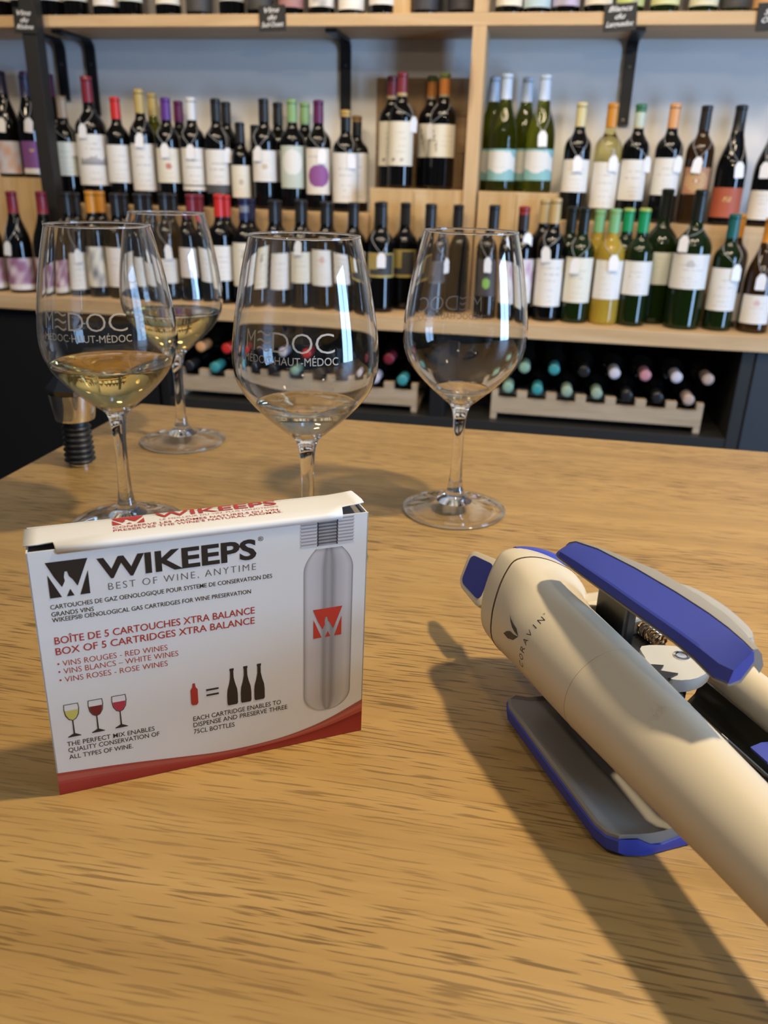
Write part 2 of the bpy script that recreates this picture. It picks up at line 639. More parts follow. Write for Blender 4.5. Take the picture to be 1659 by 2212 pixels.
# chalkboard tags on the upper shelf edge
CHALK = mat('chalkboard', (0.016, 0.015, 0.014), 0.6)
CHW = mat('chalk_white', (0.75, 0.75, 0.74), 0.8)
for x, z, wd, lines, rz, lb in [(-1.497, 0.633, .068, ['Vins', 'du', 'Rhône'], .05, 'small chalkboard sign in front of the black post'),
                                (-0.785, 0.646, .076, ['Vins', 'du', 'Sud-Ouest'], -.03, 'small chalkboard sign clipped to the left bay shelf'),
                                (0.145, 0.644, .082, ['Blancs', 'du', 'Languedoc'], -.06, 'small chalkboard sign above the right bracket'),
                                (0.515, 0.644, .076, ['Sud-', 'Ouest'], -.06, 'small chalkboard sign cut by the right photo edge')]:
    t = thing('chalkboard_sign', lb, 'sign', (x, 2.3985 if x < -1.4 else 2.458, TZ + z), group='chalkboard shelf signs')
    hh = .031
    V, F = bbox(-wd / 2, wd / 2, -.003, 0, -hh, hh, .0006)
    mk('board', V, F, CHALK, t, rot=(0, rz, 0))
    V, F = [], []
    for k, s in enumerate(lines):
        wl = min(wd * .84, (.0135 * len(s) * .62 + .010))
        zc = (len(lines) - 1) / 2 - k
        tv, tf = text_fit(s, (-wl / 2, zc * .017 - .004), (wl / 2, zc * .017 - .003), .0115, .016, 1.0, .35)
        o_ = len(V)
        V += [(a, -.0034, b_) for a, b_ in tv]
        F += [tuple(i + o_ for i in q) for q in tf]
    mk('chalk_lettering', V, F, CHW, t, rot=(0, rz, 0))
BOTTLES = [
    ('cl', -1.702, 2.55, 0.22, 0.304, 0.0405, 'burg', 'black', 'navy', 'art', (0.62, 0.62, 0.72), (0.6, 0.35, 0.25), (0.011, 0.105, 1.33), (0.01, 0.15), 'dark bottle with pastel painting label'),
    ('cl', -1.621, 2.55, 0.22, 0.293, 0.0405, 'burg', 'black', 'navy', 'band', (0.22, 0.08, 0.28), (0.7, 0.5, 0.2), (0.012, 0.106, 0.8), (0.019, 0.151), 'dark bottle with purple label, in front of another by the black post'),
    ('cl', -1.669, 2.63, 0.22, 0.311, 0.0405, 'burg', 'black', 'purple', '', (0.8, 0.79, 0.76), (0.8, 0.79, 0.76), (0, 0, 0.0), (), 'dark bottle mostly hidden directly behind the black post'),
    ('cl', -1.587, 2.63, 0.22, 0.305, 0.0405, 'burg', 'black', 'purple', '', (0.8, 0.79, 0.76), (0.8, 0.79, 0.76), (0, 0, 0.0), (), 'dark sloping bottle with purple top just right of the black post'),
    ('ul', -1.504, 2.55, 0.149, 0.307, 0.0375, 'bord', 'black', 'beige', 'text', (0.72, 0.75, 0.66), (0.3, 0.4, 0.3), (0.08, 0.177, 1.33), (0.038, 0.157), 'dark bottle with beige capsule and pale green label'),
    ('ul', -1.413, 2.55, 0.149, 0.362, 0.0475, 'magnum', 'black', 'wine', 'castle', (0.8, 0.79, 0.76), (0.15, 0.15, 0.18), (0.055, 0.2, 1.33), (-0.0, 0.208), 'large magnum with red capsule and castle label'),
    ('ul', -1.325, 2.55, 0.149, 0.306, 0.0375, 'bord', 'black', 'red', 'text', (0.8, 0.79, 0.76), (0.3, 0.3, 0.3), (0.064, 0.172, 1.33), (), 'dark bottle with bright red capsule and white label'),
    ('ul', -1.244, 2.55, 0.149, 0.328, 0.0375, 'bord', 'black', 'gold', 'text', (0.8, 0.79, 0.76), (0.25, 0.25, 0.3), (0.043, 0.177, 1.33), (0.009, 0.186), 'dark bottle with tall gold capsule and white label'),
    ('ul', -1.24, 2.63, 0.149, 0.325, 0.0375, 'bord', 'olive', 'gold', 'text', (0.78, 0.75, 0.64), (0.3, 0.3, 0.2), (0.043, 0.181, 1.33), (), 'gold capped bottle standing behind the front gold capped one'),
    ('ul', -1.16, 2.55, 0.149, 0.306, 0.0375, 'bord', 'black', 'violet', 'emblem', (0.78, 0.75, 0.64), (0.5, 0.08, 0.05), (0.068, 0.166, 1.33), (0.006, 0.159), 'dark bottle with violet capsule and small red emblem label'),
    ('ul', -1.154, 2.63, 0.149, 0.304, 0.0375, 'bord', 'black', 'purple', 'text', (0.78, 0.75, 0.64), (0.3, 0.3, 0.3), (0.068, 0.169, 1.33), (), 'dark purple capped bottle behind the violet capped one'),
    ('ul', -1.078, 2.55, 0.149, 0.307, 0.0375, 'bord', 'black', 'silver', 'stripe', (0.8, 0.79, 0.76), (0.05, 0.05, 0.06), (0.048, 0.168, 1.33), (0.006, 0.157), 'dark bottle with shiny silver capsule'),
    ('ul', -1.0, 2.55, 0.149, 0.305, 0.0375, 'bord', 'black', 'blackc', 'darkfoot', (0.8, 0.79, 0.76), (0.08, 0.08, 0.09), (0.042, 0.165, 1.33), (0.039, 0.15), 'dark bottle with black capsule and white label with dark foot'),
    ('ul', -0.998, 2.63, 0.149, 0.303, 0.0375, 'bord', 'black', 'blackc', 'text', (0.8, 0.79, 0.76), (0.3, 0.3, 0.3), (0.041, 0.168, 1.33), (), 'black capped bottle tucked behind the label with dark foot'),
    ('ul', -0.926, 2.55, 0.149, 0.242, 0.03, 'half', 'black', 'blackc', 'emblem', (0.78, 0.75, 0.64), (0.5, 0.42, 0.3), (0.032, 0.123, 1.33), (), 'short half bottle with cream label'),
    ('ul', -0.906, 2.63, 0.149, 0.24, 0.03, 'half', 'black', 'blackc', '', (0.8, 0.79, 0.76), (0.8, 0.79, 0.76), (0, 0, 0.0), (), 'dark half bottle in the back row'),
    ('ul', -0.849, 2.55, 0.149, 0.306, 0.0375, 'bord', 'black', 'blackc', 'emblem', (0.8, 0.79, 0.76), (0.55, 0.45, 0.3), (0.079, 0.166, 1.33), (-0.008, 0.156), 'dark bottle with black capsule and square white label'),
    ('ul', -0.831, 2.63, 0.149, 0.303, 0.0375, 'bord', 'black', 'blackc', 'text', (0.8, 0.79, 0.76), (0.3, 0.3, 0.3), (0.079, 0.169, 1.33), (), 'black capped bottle behind the square white label'),
    ('ul', -0.761, 2.55, 0.149, 0.305, 0.0375, 'bord', 'black', 'lime', 'oval', (0.55, 0.62, 0.55), (0.8, 0.8, 0.76), (0.063, 0.18, 1.17), (), 'dark bottle with pale green capsule and oval label'),
    ('ul', -0.745, 2.63, 0.149, 0.304, 0.0375, 'bord', 'black', 'lime', 'text', (0.72, 0.75, 0.66), (0.3, 0.3, 0.3), (0.063, 0.183, 1.24), (), 'pale green capped bottle in the back row'),
    ('ul', -0.681, 2.55, 0.149, 0.304, 0.0375, 'bord', 'black', 'purple', 'disc', (0.8, 0.77, 0.7), (0.28, 0.09, 0.3), (0.048, 0.175, 1.33), (0.018, 0.153), 'dark bottle whose label shows a large purple disc'),
    ('ul', -0.598, 2.55, 0.149, 0.279, 0.0375, 'bord', 'black', 'cork', 'tall', (0.8, 0.79, 0.76), (0.3, 0.3, 0.3), (0.027, 0.164, 1.33), (0.023, 0.142), 'dark bottle with yellow wax top and plain white label'),
    ('ul', -0.582, 2.63, 0.149, 0.27, 0.0375, 'bord', 'black', 'cork2', 'text', (0.8, 0.79, 0.76), (0.3, 0.3, 0.3), (0.027, 0.167, 1.33), (), 'brown topped bottle behind the plain white label'),
    ('cc', -0.432, 2.55, 0.22, 0.306, 0.0375, 'bord', 'black', 'winegold', 'emblem2', (0.78, 0.75, 0.64), (0.12, 0.1, 0.08), (0.062, 0.179, 1.33), (0.045, 0.172), 'dark bottle with maroon capsule and cream label on the crate'),
    ('cc', -0.476, 2.63, 0.22, 0.305, 0.0375, 'bord', 'black', 'winegold', 'emblem2', (0.78, 0.75, 0.64), (0.12, 0.1, 0.08), (0.062, 0.183, 1.33), (), 'maroon capped bottle behind another on the left crate'),
    ('cc', -0.31, 2.55, 0.22, 0.305, 0.0375, 'bord', 'black', 'orangegreen', 'horse', (0.78, 0.75, 0.64), (0.15, 0.12, 0.1), (0.087, 0.173, 1.33), (-0.031, 0.155), 'dark bottle with orange and green capsule on the crate'),
    ('cc', -0.357, 2.63, 0.22, 0.306, 0.0375, 'bord', 'black', 'orangegreen', 'horse', (0.78, 0.75, 0.64), (0.15, 0.12, 0.1), (0.088, 0.178, 1.33), (), 'orange and green capped bottle behind another on the crate'),
    ('cr', -0.135, 2.55, 0.22, 0.304, 0.0405, 'burg', 'olive', 'ice', 'wave', (0.75, 0.76, 0.75), (0.25, 0.5, 0.52), (0.029, 0.112, 1.33), (), 'olive bottle with pale blue capsule nearest the wooden upright'),
    ('cr', -0.174, 2.63, 0.22, 0.305, 0.0405, 'burg', 'olive', 'ice', 'wave', (0.75, 0.76, 0.75), (0.25, 0.5, 0.52), (0.029, 0.114, 1.23), (), 'olive bottle half hidden by the wooden upright'),
    ('cr', -0.029, 2.55, 0.22, 0.302, 0.0405, 'burg', 'olive', 'ice', 'wave', (0.75, 0.76, 0.75), (0.25, 0.5, 0.52), (0.032, 0.114, 1.28), (0.005, 0.14), 'olive bottle with pale blue capsule and price tag on its neck'),
    ('cr', -0.08, 2.63, 0.22, 0.304, 0.0405, 'burg', 'olive', 'ice', 'wave', (0.75, 0.76, 0.75), (0.25, 0.5, 0.52), (0.031, 0.116, 1.19), (), 'olive bottle standing behind the tagged olive bottle'),
    ('ur', 0.077, 2.55, 0.149, 0.306, 0.0375, 'bord', 'black', 'cream', 'text', (0.8, 0.79, 0.76), (0.3, 0.35, 0.3), (0.075, 0.16, 1.33), (0.002, 0.149), 'dark bottle with cream capsule and white label'),
    ('ur', 0.161, 2.55, 0.149, 0.305, 0.0375, 'bord', 'white', 'orange', 'tall', (0.8, 0.79, 0.76), (0.3, 0.3, 0.3), (0.035, 0.155, 1.33), (0.014, 0.152), 'clear bottle of white wine with orange capsule'),
    ('ur', 0.236, 2.55, 0.149, 0.304, 0.0375, 'bord', 'black', 'greenwhite', 'text', (0.8, 0.79, 0.76), (0.25, 0.25, 0.25), (0.058, 0.163, 1.21), (0.03, 0.152), 'dark bottle with green and white capsule'),
    ('ur', 0.326, 2.55, 0.149, 0.306, 0.0375, 'bord', 'black', 'peach', 'text', (0.8, 0.79, 0.76), (0.4, 0.35, 0.3), (0.074, 0.169, 1.33), (0.022, 0.154), 'dark bottle with peach capsule and white label'),
    ('ur', 0.409, 2.55, 0.149, 0.302, 0.0375, 'bord', 'brown', 'blackc', 'copper', (0.45, 0.22, 0.12), (0.65, 0.45, 0.2), (0.079, 0.147, 1.08), (-0.008, 0.153), 'brown bottle with black capsule and round copper label'),
    ('ur', 0.498, 2.55, 0.149, 0.304, 0.0405, 'burg', 'black', 'blackc', 'redlab', (0.42, 0.1, 0.05), (0.6, 0.4, 0.15), (0.021, 0.098, 1.33), (0.012, 0.143), 'dark sloping bottle with brick red label'),
    ('ur', 0.598, 2.55, 0.149, 0.296, 0.0405, 'burg', 'black', 'brownc', 'text', (0.8, 0.79, 0.76), (0.3, 0.3, 0.3), (0.018, 0.093, 1.33), (-0.019, 0.144), 'dark sloping bottle with white label cut by the photo edge'),
    ('fp', -1.683, 2.35, -0.112, 0.293, 0.0405, 'burg', 'black', 'wine', 'floral', (0.38, 0.2, 0.3), (0.7, 0.6, 0.65), (0.001, 0.1, 1.33), (), 'dark bottle with floral label cut by the left photo edge'),
    ('fp', -1.586, 2.35, -0.112, 0.294, 0.0405, 'burg', 'black', 'wine', 'floral', (0.3, 0.14, 0.24), (0.75, 0.65, 0.7), (0.005, 0.104, 1.33), (-0.007, 0.132), 'dark bottle with purple floral label and price tag'),
    ('fp', -1.488, 2.35, -0.112, 0.296, 0.0405, 'burg', 'black', 'wine', 'floral', (0.3, 0.14, 0.24), (0.75, 0.65, 0.7), (0.01, 0.108, 1.33), (), 'dark bottle with purple floral label seen behind the leftmost glass'),
    ('f', -1.407, 2.35, -0.112, 0.296, 0.0375, 'bord', 'black', 'blackc', 'text', (0.8, 0.79, 0.76), (0.3, 0.3, 0.3), (0.02, 0.129, 1.33), (0.019, 0.12), 'black capped bottle seen through the leftmost wine glass rim'),
    ('f', -1.422, 2.428, -0.112, 0.293, 0.0375, 'bord', 'black', 'blackc', '', (0.8, 0.79, 0.76), (0.8, 0.79, 0.76), (0, 0, 0.0), (), 'black capped bottle in the back of the lower row'),
    ('f', -1.328, 2.35, -0.112, 0.302, 0.0375, 'bord', 'black', 'orange', 'art', (0.78, 0.75, 0.64), (0.15, 0.15, 0.2), (0.031, 0.148, 1.33), (), 'orange topped bottle with painted label behind the leftmost glass'),
    ('f', -1.339, 2.428, -0.112, 0.3, 0.0375, 'bord', 'black', 'orange', '', (0.8, 0.79, 0.76), (0.8, 0.79, 0.76), (0, 0, 0.0), (), 'orange topped bottle behind another orange topped bottle'),
    ('f', -1.249, 2.35, -0.112, 0.297, 0.0375, 'bord', 'black', 'blackc', 'text', (0.78, 0.72, 0.66), (0.5, 0.25, 0.2), (0.035, 0.149, 1.33), (), 'black capped bottle with cream label behind the leftmost glass'),
    ('f', -1.174, 2.35, -0.112, 0.299, 0.0375, 'bord', 'black', 'blackc', 'text', (0.8, 0.79, 0.76), (0.3, 0.3, 0.3), (0.045, 0.132, 1.33), (), 'grey capped bottle between the two left glasses'),
    ('f', -1.096, 2.35, -0.112, 0.302, 0.0375, 'bord', 'black', 'blackc', 'text', (0.8, 0.79, 0.76), (0.3, 0.3, 0.3), (0.053, 0.122, 1.33), (0.018, 0.142), 'black capped bottle behind the rear wine glass with price tag'),
    ('f', -1.011, 2.35, -0.112, 0.301, 0.0375, 'bord', 'black', 'wine', 'text', (0.75, 0.7, 0.68), (0.5, 0.2, 0.2), (0.073, 0.158, 1.33), (), 'maroon capped bottle behind the rear wine glass'),
    ('f', -0.925, 2.35, -0.112, 0.304, 0.0375, 'bord', 'black', 'red', 'text', (0.8, 0.79, 0.76), (0.4, 0.3, 0.3), (0.067, 0.165, 1.33), (), 'bottle with bright red capsule in the lower row'),
    ('f', -0.85, 2.35, -0.112, 0.296, 0.0375, 'bord', 'black', 'navysilver', 'text2', (0.78, 0.75, 0.64), (0.2, 0.2, 0.2), (0.054, 0.176, 1.33), (), 'bottle with navy and silver capsule and cream label'),
    ('f', -0.761, 2.35, -0.112, 0.293, 0.0375, 'bord', 'black', 'blackc', 'text', (0.8, 0.79, 0.76), (0.3, 0.3, 0.3), (0.051, 0.154, 1.33), (), 'first black capped bottle seen through the middle wine glass'),
    ('f', -0.682, 2.35, -0.112, 0.296, 0.0375, 'bord', 'black', 'blackc', 'text', (0.78, 0.75, 0.64), (0.4, 0.35, 0.3), (0.072, 0.158, 1.33), (-0.001, 0.17), 'black capped bottle with tag seen through the middle glass'),
    ('f', -0.607, 2.35, -0.112, 0.293, 0.0375, 'bord', 'black', 'blackc', 'text2', (0.8, 0.79, 0.76), (0.6, 0.25, 0.2), (0.068, 0.167, 1.25), (), 'black capped bottle with pinkish label seen through the middle glass'),
    ('f', -0.527, 2.35, -0.112, 0.294, 0.0375, 'bord', 'black', 'blackc', 'text', (0.8, 0.79, 0.76), (0.3, 0.3, 0.3), (0.079, 0.164, 1.21), (), 'black capped bottle at the right rim of the middle glass'),
    ('f', -0.445, 2.35, -0.112, 0.298, 0.0375, 'bord', 'black', 'blackc', 'frame', (0.05, 0.05, 0.05), (0.42, 0.33, 0.1), (0.098, 0.164, 1.28), (0.008, 0.145), 'dark bottle with gold framed black label and price tag'),
    ('f', -0.391, 2.428, -0.112, 0.296, 0.0375, 'bord', 'black', 'blackc', 'frame', (0.05, 0.05, 0.05), (0.42, 0.33, 0.1), (0.093, 0.17, 1.06), (), 'dark bottle with gold framed label, without a tag'),
    ('f', -0.308, 2.35, -0.112, 0.297, 0.0375, 'bord', 'black', 'blackc', 'frame', (0.04, 0.04, 0.05), (0.1, 0.1, 0.1), (0.092, 0.154, 1.13), (0.057, 0.138), 'all black bottle at the left rim of the right wine glass'),
    ('f', -0.239, 2.428, -0.112, 0.295, 0.0375, 'bord', 'black', 'blackc', '', (0.8, 0.79, 0.76), (0.8, 0.79, 0.76), (0, 0, 0.0), (), 'black capped bottle beside the wooden upright, seen through glass'),
    ('f', -0.133, 2.35, -0.112, 0.299, 0.0375, 'bord', 'black', 'blackc', 'dot', (0.05, 0.05, 0.06), (0.25, 0.5, 0.1), (0.062, 0.161, 1.09), (0.005, 0.147), 'black labelled bottle with a green dot behind the right glass'),
    ('f', -0.052, 2.35, -0.112, 0.298, 0.0375, 'bord', 'black', 'redrim', 'floral', (0.8, 0.79, 0.76), (0.5, 0.25, 0.4), (0.047, 0.164, 1.23), (0.019, 0.211), 'bottle with dark red rimmed capsule and flowery white label'),
    ('f', 0.03, 2.35, -0.112, 0.321, 0.0375, 'bord', 'black', 'goldtan', 'tall', (0.8, 0.79, 0.76), (0.3, 0.3, 0.3), (0.042, 0.167, 1.33), (-0.013, 0.179), 'dark bottle with tan capsule and long white label'),
    ('f', 0.002, 2.428, -0.112, 0.317, 0.0375, 'bord', 'black', 'goldtan', 'text', (0.8, 0.79, 0.76), (0.3, 0.3, 0.3), (0.03, 0.16, 1.3), (), 'tan capped bottle behind the long white label'),
    ('f', 0.108, 2.35, -0.112, 0.3, 0.0375, 'bord', 'green', 'blackglass', 'tall', (0.78, 0.75, 0.64), (0.35, 0.45, 0.3), (0.056, 0.174, 1.33), (-0.011, 0.153), 'dark green bottle with tall cream label and glassy black neck'),
    ('f', 0.078, 2.428, -0.112, 0.299, 0.0375, 'bord', 'green', 'blackglass', '', (0.8, 0.79, 0.76), (0.8, 0.79, 0.76), (0, 0, 0.0), (), 'dark green bottle behind the tall cream label'),
    ('f', 0.188, 2.35, -0.112, 0.299, 0.0375, 'bord', 'yellow', 'limeg', 'text', (0.8, 0.79, 0.76), (0.5, 0.6, 0.5), (0.069, 0.17, 1.33), (0.007, 0.165), 'yellow white wine bottle with light green capsule'),
    ('f', 0.154, 2.428, -0.112, 0.294, 0.0375, 'bord', 'yellow', 'limeg', '', (0.8, 0.79, 0.76), (0.8, 0.79, 0.76), (0, 0, 0.0), (), 'yellow wine bottle with light green capsule in the back row'),
    ('f', 0.263, 2.35, -0.112, 0.303, 0.0375, 'bord', 'green', 'emerald', 'text', (0.8, 0.79, 0.76), (0.3, 0.35, 0.3), (0.084, 0.171, 1.33), (), 'dark green bottle with emerald capsule and white label'),
    ('f', 0.23, 2.428, -0.112, 0.3, 0.0375, 'bord', 'green', 'emerald', '', (0.8, 0.79, 0.76), (0.8, 0.79, 0.76), (0, 0, 0.0), (), 'emerald capped bottle in the back row'),
    ('f', 0.323, 2.421, -0.112, 0.352, 0.048, 'magnum2', 'green', 'blackglass', 'text', (0.72, 0.75, 0.66), (0.5, 0.55, 0.2), (0.108, 0.192, 0.86), (), 'tall green magnum with half hidden label'),
    ('f', 0.397, 2.35, -0.112, 0.352, 0.048, 'magnum2', 'green', 'blackglass', 'text2', (0.8, 0.79, 0.76), (0.3, 0.3, 0.3), (0.107, 0.195, 1.33), (-0.03, 0.22), 'tall green magnum with wide white label and price tag'),
    ('f', 0.49, 2.35, -0.112, 0.296, 0.0375, 'bord', 'green', 'tealc', 'notch', (0.8, 0.79, 0.76), (0.3, 0.3, 0.3), (0.054, 0.163, 1.33), (0.018, 0.153), 'dark green bottle with teal capsule and white label'),
    ('f', 0.52, 2.428, -0.112, 0.295, 0.0375, 'bord', 'brown', 'orange', 'text', (0.8, 0.79, 0.76), (0.4, 0.3, 0.3), (0.018, 0.092, 1.11), (), 'brown bottle with orange capsule behind the teal capped bottle'),
    ('f', 0.582, 2.35, -0.112, 0.29, 0.0405, 'burg', 'brown', 'orange', 'text2', (0.8, 0.79, 0.76), (0.6, 0.3, 0.3), (0.025, 0.099, 1.02), (-0.008, 0.133), 'brown sloping bottle with orange capsule at the photo edge'),
    ('f', -1.263, 2.428, -0.112, 0.295, 0.0375, 'bord', 'black', 'blackc', '', (0.8, 0.79, 0.76), (0.8, 0.79, 0.76), (0, 0, 0.0), (), 'dark bottle behind the cream label seen through the leftmost glass'),
    ('f', -1.186, 2.428, -0.112, 0.297, 0.0375, 'bord', 'black', 'blackc', '', (0.8, 0.79, 0.76), (0.8, 0.79, 0.76), (0, 0, 0.0), (), 'dark bottle behind the grey capped one between the left glasses'),
    ('f', -1.104, 2.428, -0.112, 0.299, 0.0375, 'bord', 'black', 'blackc', '', (0.8, 0.79, 0.76), (0.8, 0.79, 0.76), (0, 0, 0.0), (), 'dark bottle behind the tagged one at the rear glass'),
    ('f', -1.02, 2.428, -0.112, 0.299, 0.0375, 'bord', 'black', 'wine', '', (0.8, 0.79, 0.76), (0.8, 0.79, 0.76), (0, 0, 0.0), (), 'maroon capped bottle hidden behind another maroon capped one'),
    ('f', -0.935, 2.428, -0.112, 0.301, 0.0375, 'bord', 'black', 'red', '', (0.8, 0.79, 0.76), (0.8, 0.79, 0.76), (0, 0, 0.0), (), 'red capped bottle hidden behind the lower red capped one'),
    ('f', -0.858, 2.428, -0.112, 0.293, 0.0375, 'bord', 'black', 'navy', '', (0.8, 0.79, 0.76), (0.8, 0.79, 0.76), (0, 0, 0.0), (), 'navy capped bottle hidden behind the navy and silver one'),
    ('f', -0.776, 2.428, -0.112, 0.291, 0.0375, 'bord', 'black', 'blackc', '', (0.8, 0.79, 0.76), (0.8, 0.79, 0.76), (0, 0, 0.0), (), 'dark bottle hidden behind the first one in the middle glass'),
    ('f', -0.698, 2.428, -0.112, 0.293, 0.0375, 'bord', 'black', 'blackc', '', (0.8, 0.79, 0.76), (0.8, 0.79, 0.76), (0, 0, 0.0), (), 'dark bottle hidden behind the tagged one in the middle glass'),
    ('f', -0.619, 2.428, -0.112, 0.29, 0.0375, 'bord', 'black', 'blackc', '', (0.8, 0.79, 0.76), (0.8, 0.79, 0.76), (0, 0, 0.0), (), 'dark bottle hidden behind the pinkish label'),
    ('f', -0.543, 2.428, -0.112, 0.291, 0.0375, 'bord', 'black', 'blackc', '', (0.8, 0.79, 0.76), (0.8, 0.79, 0.76), (0, 0, 0.0), (), 'dark bottle hidden behind the one at the middle glass right rim'),
    ('f', -0.467, 2.428, -0.112, 0.295, 0.0375, 'bord', 'black', 'blackc', '', (0.8, 0.79, 0.76), (0.8, 0.79, 0.76), (0, 0, 0.0), (), 'dark bottle hidden behind the gold framed label with tag'),
    ('f', -0.315, 2.428, -0.112, 0.294, 0.0375, 'bord', 'black', 'blackc', '', (0.8, 0.79, 0.76), (0.8, 0.79, 0.76), (0, 0, 0.0), (), 'dark bottle hidden behind the all black one'),
]
TOPS = [
    (-1.664, (0.8, 0.79, 0.76), 'text', 'black', 0.048),
    (-1.588, (0.78, 0.75, 0.64), 'text', 'black', 0.048),
    (-1.495, (0.8, 0.79, 0.76), 'text', 'black', 0.047),
    (-1.418, (0.8, 0.79, 0.76), 'text', 'black', 0.046),
    (-1.321, (0.8, 0.79, 0.76), 'text', 'black', 0.032),
    (-1.245, (0.72, 0.75, 0.66), 'text', 'black', 0.043),
    (-1.126, (0.78, 0.75, 0.64), 'text', 'black', 0.035),
    (-1.032, (0.05, 0.05, 0.05), 'text', 'black', 0.015),
    (-0.933, (0.8, 0.79, 0.76), 'art', 'black', 0.041),
    (-0.848, (0.05, 0.05, 0.05), 'text', 'black', 0.02),
    (-0.757, (0.4, 0.2, 0.2), 'text', 'black', 0.024),
    (-0.668, (0.8, 0.79, 0.76), 'art', 'black', 0.025),
    (-0.582, (0.8, 0.79, 0.76), 'oval', 'black', 0.018),
    (-0.495, (0.8, 0.79, 0.76), 'text', 'black', 0.029),
    (-0.374, (0.04, 0.04, 0.05), 'text', 'black', 0.012),
    (-0.298, (0.04, 0.04, 0.05), 'text', 'black', 0.012),
    (-0.222, (0.04, 0.04, 0.05), 'text', 'black', 0.012),
    (-0.146, (0.78, 0.75, 0.64), 'text', 'black', 0.024),
    (-0.07, (0.45, 0.6, 0.68), 'text', 'black', 0.02),
    (0.006, (0.5, 0.45, 0.65), 'art', 'black', 0.023),
    (0.09, (0.78, 0.75, 0.64), 'text', 'black', 0.025),
    (0.171, (0.55, 0.65, 0.2), 'art', 'green', 0.022),
    (0.26, (0.62, 0.66, 0.35), 'text', 'green', 0.024),
    (0.357, (0.68, 0.68, 0.5), 'text', 'green', 0.021),
    (0.437, (0.05, 0.05, 0.05), 'text', 'green', 0.012),
    (0.513, (0.6, 0.35, 0.15), 'text', 'green', 0.012),
]
# ---------------------------------------------------------------- wine bottles
def bottle_prof(kind, h, r):
    if kind == 'burg':
        p = [(0.0, .004), (.55, .002), (.90, 0.0), (.975, .0025), (1.0, .009), (1.0, .012), (1.0, .014), (1.0, 0.450 * h - .004), (1.0, 0.450 * h - .002), (1.0, 0.450 * h)]
        s = [(.985, .49), (.94, .535), (.86, .58), (.75, .625), (.63, .67), (.53, .71), (.455, .75), (.41, .79)]
        nk = .0150
    elif kind == 'half':
        p = [(0.0, .004), (.55, .002), (.90, 0.0), (.975, .0025), (1.0, .009), (1.0, .012), (1.0, .014), (1.0, 0.600 * h - .004), (1.0, 0.600 * h - .002), (1.0, 0.600 * h)]
        s = [(.97, .625), (.90, .65), (.76, .675), (.60, .70), (.50, .73)]
        nk = .0140
    elif kind in ('magnum', 'magnum2'):
        p = [(0.0, .004), (.55, .002), (.90, 0.0), (.975, .0025), (1.0, .009), (1.0, .012), (1.0, .014), (1.0, 0.580 * h - .004), (1.0, 0.580 * h - .002), (1.0, 0.580 * h)]
        s = [(.985, .605), (.93, .635), (.82, .662), (.66, .688), (.50, .712), (.38, .735)]
        nk = .0160
    else:
        p = [(0.0, .004), (.55, .002), (.90, 0.0), (.975, .0025), (1.0, .009), (1.0, .012), (1.0, .014), (1.0, 0.615 * h - .004), (1.0, 0.615 * h - .002), (1.0, 0.615 * h)]
        s = [(.985, .638), (.94, .662), (.85, .686), (.71, .708), (.56, .728), (.455, .75), (.40, .775)]
        nk = .0145
    out = [(r * a, z) for a, z in p] + [(max(r * a, nk), z * h) for a, z in s]
    out += [(nk, .80 * h), (nk, .81 * h), (nk, .945 * h), (nk - .0008, .955 * h), (nk + .0006, .96 * h), (nk + .0006, .99 * h), (nk - .002, h)]
    return out


def prof_r(prof, z):
    for (r0, z0), (r1, z1) in zip(prof[2:-1], prof[3:]):
        if z0 <= z <= z1 and z1 > z0:
            return r0 + (r1 - r0) * (z - z0) / (z1 - z0)
    return prof[-1][0]


CAPC = dict(navy=[(1, (.02, .02, .06))], purple=[(1, (.12, .02, .09))], violet=[(1, (.12, .04, .26))], beige=[(.15, (.25, .18, .12)), (1, (.42, .32, .23))],
            wine=[(1, (.20, .02, .035))], red=[(1, (.60, .03, .025))], gold=[(1, (.50, .38, .13))], silver=[(1, (.72, .74, .76))],
            blackc=[(1, (.018, .018, .020))], lime=[(1, (.25, .42, .18))], cork=[(.32, (.55, .36, .10)), (1, (.01, .01, .01))],
            cork2=[(.32, (.22, .13, .04)), (1, (.01, .01, .01))], winegold=[(.85, (.20, .03, .04)), (1, (.45, .33, .15))],
            orangegreen=[(.25, (.12, .16, .05)), (.88, (.42, .15, .03)), (1, (.30, .25, .15))], ice=[(1, (.50, .62, .80))],
            cream=[(1, (.66, .58, .30))], orange=[(1, (.62, .26, .03))], greenwhite=[(.35, (.06, .20, .10)), (.9, (.52, .60, .50)), (1, (.55, .5, .3))],
            peach=[(1, (.72, .36, .15))], brownc=[(.3, (.16, .09, .02)), (1, (.05, .03, .01))], navysilver=[(.35, (.02, .025, .08)), (.65, (.20, .21, .25)), (1, (.02, .025, .08))],
            redrim=[(.35, (.28, .03, .03)), (1, (.03, .02, .02))], goldtan=[(1, (.52, .38, .17))], blackglass=[(1, (.008, .010, .008))],
            limeg=[(1, (.20, .45, .20))], emerald=[(.12, (.35, .45, .10)), (1, (.01, .28, .10))], tealc=[(1, (.015, .12, .12))],
            teal=[(1, (.05, .30, .32))], white=[(1, (.62, .58, .66))], greenr=[(1, (.25, .42, .32))], goldteal=[(1, (.30, .40, .30))], redw=[(1, (.55, .25, .28))], goldpink=[(1, (.48, .36, .30))])


